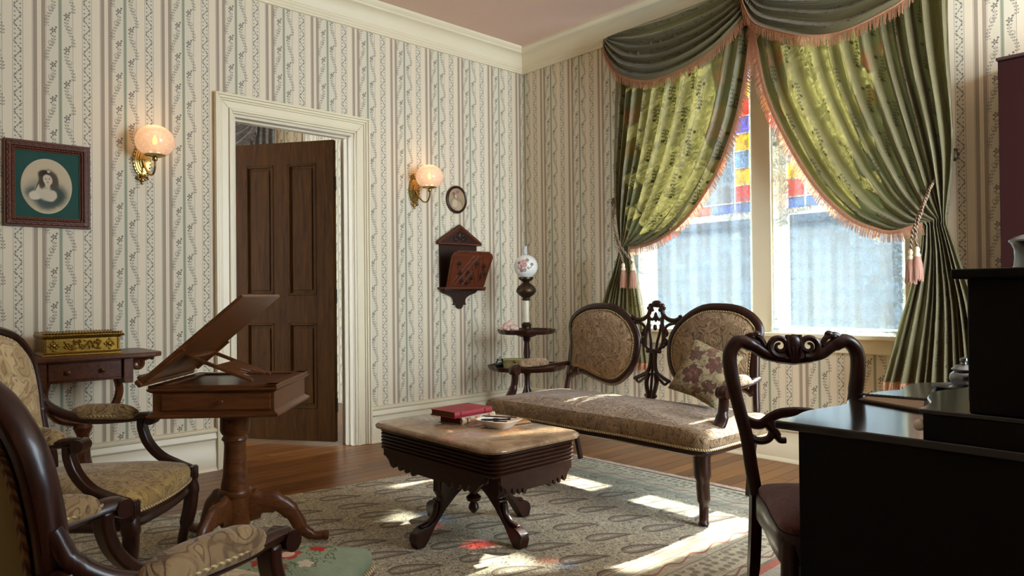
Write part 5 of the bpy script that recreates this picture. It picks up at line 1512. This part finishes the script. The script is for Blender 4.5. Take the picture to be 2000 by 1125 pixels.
for k in range(22): y = -.195 + k * .0186; dt.prism([(y - .008, .136), (y + .008, .136), (y, .120)], .085, .100, 'x')
dt.build('dentil_edge', RW, LR, smooth=False)
M().prism(smooth2([(-.19, .136), (-.16, .105), (-.10, .085), (-.06, .060), (-.052, .030), (-.062, .010), (-.035, .012), (-.02, -.012), (0, -.022), (.02, -.012), (.035, .012), (.062, .010), (.052, .030), (.06, .060), (.10, .085), (.16, .105), (.19, .136)], 4, False), .004, .030, 'x').build('drop_bracket', RW, LR, bevel=.004)
# tilted front: bottom at x=.09, top leaning out
fa = math.atan2(.115, .275)
def fp(m): m.v = [(.085 + p[2] * sin(fa) + p[0] * cos(fa), p[1], .150 + p[2] * cos(fa) - p[0] * sin(fa)) for p in m.v]; return m
fb = fp(M().prism([(-.185, 0), (.185, 0), (.205, .255), (.185, .285), (.165, .290), (.16, .30), (-.16, .30), (-.165, .290), (-.185, .285), (-.205, .255)], 0, .012, 'x')).build('front_panel', RF, LR, smooth=False, bevel=.002)
mo = M()
for pts in ([(-.17, .02), (.17, .02)], [(-.17, .02), (-.185, .25)], [(.17, .02), (.185, .25)], [(-.12, .02), (.06, .27)], [(-.15, .04), (.01, .27)], [(.06, .27), (.12, .02)], [(.01, .19), (.09, .02)], [(-.05, .02), (.03, .14)], [(.10, .27), (.15, .03)]):
    mo.tube([(.013, pts[0][0], pts[0][1]), (.013, pts[1][0], pts[1][1])], (.003, .004), 6)
fp(mo).build('fretwork_strip', RF, fb)
lv = M()
for (y, z, a) in ((-.12, .20, .5), (-.09, .12, .6), (-.02, .13, .3), (.03, .08, .1), (-.06, .06, .4), (.05, .20, -.2), (.13, .18, -.4), (.12, .10, -.3), (.0, .04, 0), (.155, .12, -.2)):
    for k in (-1, 0, 1): lv.ball((.013, y + .012 * k, z + .012 * (1 - abs(k))), (.006, .009, .017), 7, 5)
    lv.tube([(.013, y, z), (.013, y - .02 * sin(a), z - .04)], .004, 5)
fp(lv).build('applied_leaves', RW, fb)
tp = M()
for k in range(16): tp.ball((.013, -.15 + k * .02, .288), (.006, .009, .009), 7, 5)
fp(tp).build('gadroon_edge', RF, fb)

# ================================================================== corner étagère and its things
ET = thing('corner_tier_table', 'two-tier mahogany stand with scalloped trays in the corner', 'table', (.51, -.47, 0))
def tray(rad, z, n=96):
    m = M(); o = []
    for k in range(n):
        a = 2 * pi * k / n; r = rad * (1 + .045 * abs(cos(4 * a)) + .018 * cos(16 * a)); o.append((r * cos(a), r * sin(a)))
    prof = [(.90, z - .014), (.97, z - .012), (1.0, z - .002), (1.03, z + .016), (1.035, z + .022), (1.02, z + .022), (.975, z + .004), (.95, z), (.0001, z)]
    for f_, zz in prof: m.v += [(x * f_, y * f_, zz) for x, y in o]
    for j in range(len(prof) - 1):
        for i in range(n): m.f.append((j * n + i, j * n + (i + 1) % n, (j + 1) * n + (i + 1) % n, (j + 1) * n + i))
    m.f.append(tuple(range(n - 1, -1, -1))); return m
tray(.203, .762).build('upper_tray', MAHOG, ET); tray(.275, .490).build('lower_tray', MAHOG, ET)
M().lathe([(.05, .476), (.03, .46), (.020, .42), (.022, .34), (.038, .30), (.040, .27), (.022, .25), (.030, .22), (.045, .16), (.045, .10)], 22).build('lower_column', MAHOG, ET)
M().lathe([(.035, .49), (.022, .50), (.020, .53), (.026, .60), (.020, .68), (.024, .70), (.03, .705), (.024, .715), (.075, .735), (.08, .748)], 22).build('upper_column', MAHOG, ET)
for k in range(3): M().tube(catmull([(.03, 0, .14), (.10, 0, .15), (.17, 0, .08), (.24, 0, .02), (.26, 0, .018)], 6), [(.018, .03)] * 12 + [(.018, .018)] * 13, 10).xf(Matrix.Rotation(k * 2.094 + .5, 4, 'Z')).build('leg', MAHOG, ET)

def rose_globe():
    m = Mat('painted_milk_glass', .2); x, y, z = m.xyz()
    n = m.noise(m.coord()[0], 30, 2)
    base = m.mix(n, 'd9d6cf', 'eceae4')
    # face towards the room: use direction across the globe
    a = (x + y) * .7071; s = (x - y) * .7071                    # s: facing the viewer, a: across
    c = base; f0 = s.gt(0.0)
    for (p, q, r, col) in ((-.030, .018, .030, 'c79a96'), (-.012, .030, .024, 'd4aaa2'), (-.040, -.006, .022, 'b98480'), (-.008, .008, .020, 'c99a92'), (-.030, -.034, .014, '8d7a52'), (-.008, -.030, .016, 'b3978a'), (.034, .0, .016, '97966a'), (.046, .012, .014, '8f9168'), (.022, -.014, .012, 'a5a37a'), (.012, .046, .014, '8c8a60'), (-.050, .024, .012, '8a7a54')):
        d = hyp(a - p, z - q) + (n - .5) * .012
        c = m.mix(d.lt(r) * f0 * .85, c, col); c = m.mix((d - r * .55).abs().lt(.003) * f0 * .6, c, '7e5a52')
    m.color(c); m.set('Subsurface Weight', 0.0); return m.m
LP = thing('oil_lamp', 'oil lamp with rose-painted globe and marble column on the corner stand', 'lamp', (.51, -.47, .7632))
M().lathe([(0, 0), (.062, 0), (.064, .010), (.050, .018), (.036, .028), (.034, .045), (.040, .055), (.030, .068), (.024, .074)], 26).build('base', BRONZE, LP)
M().lathe([(.0215, .074), (.022, .078), (.0215, .235), (.0215, .238)], 22).build('marble_column', plain('cream_marble', 'd8cdb2', .25, var=.12, scale=12), LP)
M().lathe([(.022, .238), (.034, .244), (.030, .252), (.026, .260), (.060, .285), (.076, .305), (.076, .322), (.062, .348), (.036, .368), (.024, .378), (.030, .386), (.050, .398), (.056, .405), (.056, .418), (.050, .42)], 28).build('font', BRONZE, LP)
gl = M().lathe([(.052, -.080)] + [(.0905 * cos(lerp(-1.05, 1.2, k / 20)), .0905 * sin(lerp(-1.05, 1.2, k / 20))) for k in range(21)], 36)
gl.f = gl.f[:-2]; g_ = gl.build('globe', rose_globe(), LP); g_.location = (0, 0, .500)
ch = M(); ch.tube([(0, 0, .42), (0, 0, .655)], .016, 20, caps=False); ch.build('chimney', CHIM, LP)
SHL = plain('pink_shell', 'd9b7a6', .5, var=.3, scale=50, bump=.5)
SH = thing('sea_shell', 'pale pink knobbly sea shell on the upper tray', 'shell', (.455, -.60, .7685))
s = M(); rg = random.Random(8)
for k in range(26):
    tt = k / 26; a = tt * 9; r = lerp(.045, .004, tt); s.ball((r * .7 * cos(a), r * .7 * sin(a), lerp(.022, .062, tt)), (lerp(.026, .008, tt), lerp(.026, .008, tt), lerp(.022, .010, tt)), 8, 6)
s.ball((0, 0, .020), (.052, .045, .020), 14, 8)
for k in range(14): a = k * 2 * pi / 14; s.ball((.050 * cos(a), .046 * sin(a), .018 + .008 * sin(k * 3)), (.013, .012, .012), 6, 5)
s.build('whorl', SHL, SH); SH.scale = (1.25, 1.25, 1.25)
def boxmat():
    m = Mat('printed_tin', .45); n = m.noise(m.coord()[0], 38, 3, .6, .8)
    m.color(m.ramp(n, [(.3, '4a4528'), (.48, '7d7a44'), (.6, '8a5238'), (.75, 'a9a468')])); return m.m
TB = thing('trinket_box', 'green and gold printed trinket box on the lower tray', 'box', (.49, -.575, .4915), R_(45))
M().box(-.085, .085, -.05, .05, 0, .062).build('box_body', boxmat(), TB, bevel=.003); M().box(-.088, .088, -.053, .053, .062, .074).build('lid', plain('olive_lid', '8d8a4c', .4, var=.2), TB, bevel=.004)
M().ball((0, -.054, .055), (.010, .005, .012), 8, 6).build('clasp', BRASS_D, TB)
JR = thing('glass_jar', 'small clear glass jar at the left of the lower tray', 'jar', (.37, -.62, .491))
M().lathe([(.0, 0), (.030, 0), (.034, .008), (.034, .045), (.026, .055), (.028, .062)], 20).build('jar_body', JARG, JR); M().lathe([(0, .062), (.026, .062), (.022, .072), (.006, .076), (.008, .086), (0, .09)], 18).build('stopper', JARG, JR)
M().lathe([(0, .004), (.028, .004), (.030, .03), (0, .032)], 16).build('contents', plain('dark_beads', '3b332c', .4, var=.4, scale=90), JR)
FD = thing('folded_fan', 'folded brown fan lying at the right of the lower tray', 'fan', (.62, -.36, .491), R_(35))
fn = M()
for k in range(9): a = (k - 4) * .11; fn.prism([(-.09, -.003), (.09 * cos(a), .16 * sin(a) - .004), (.09 * cos(a), .16 * sin(a) + .006), (-.09, .003)], .002 + k * .003, .005 + k * .003, 'z')
fn.build('fan_leaf', plain('brown_fan', '5e4028', .6, var=.2), FD, smooth=False)

# ------------------------------------------------------------------ everything that stands on the rug rests on its pile
for nm in ('settee', 'desk_chair', 'throw_cushion', 'armchair', 'armchair.001', 'footstool', 'marble_top_table', 'book', 'book.001', 'porcelain_dish', 'writing_tool', 'writing_tool.001', 'crochet_hook', 'small_scissors', 'metal_ring', 'metal_ring.001', 'leather_pouch', 'reading_stand'):
    o = bpy.data.objects.get(nm)
    if o: o.location.z += .0125 if nm in ('settee', 'throw_cushion', 'armchair', 'armchair.001', 'desk_chair') else .0068
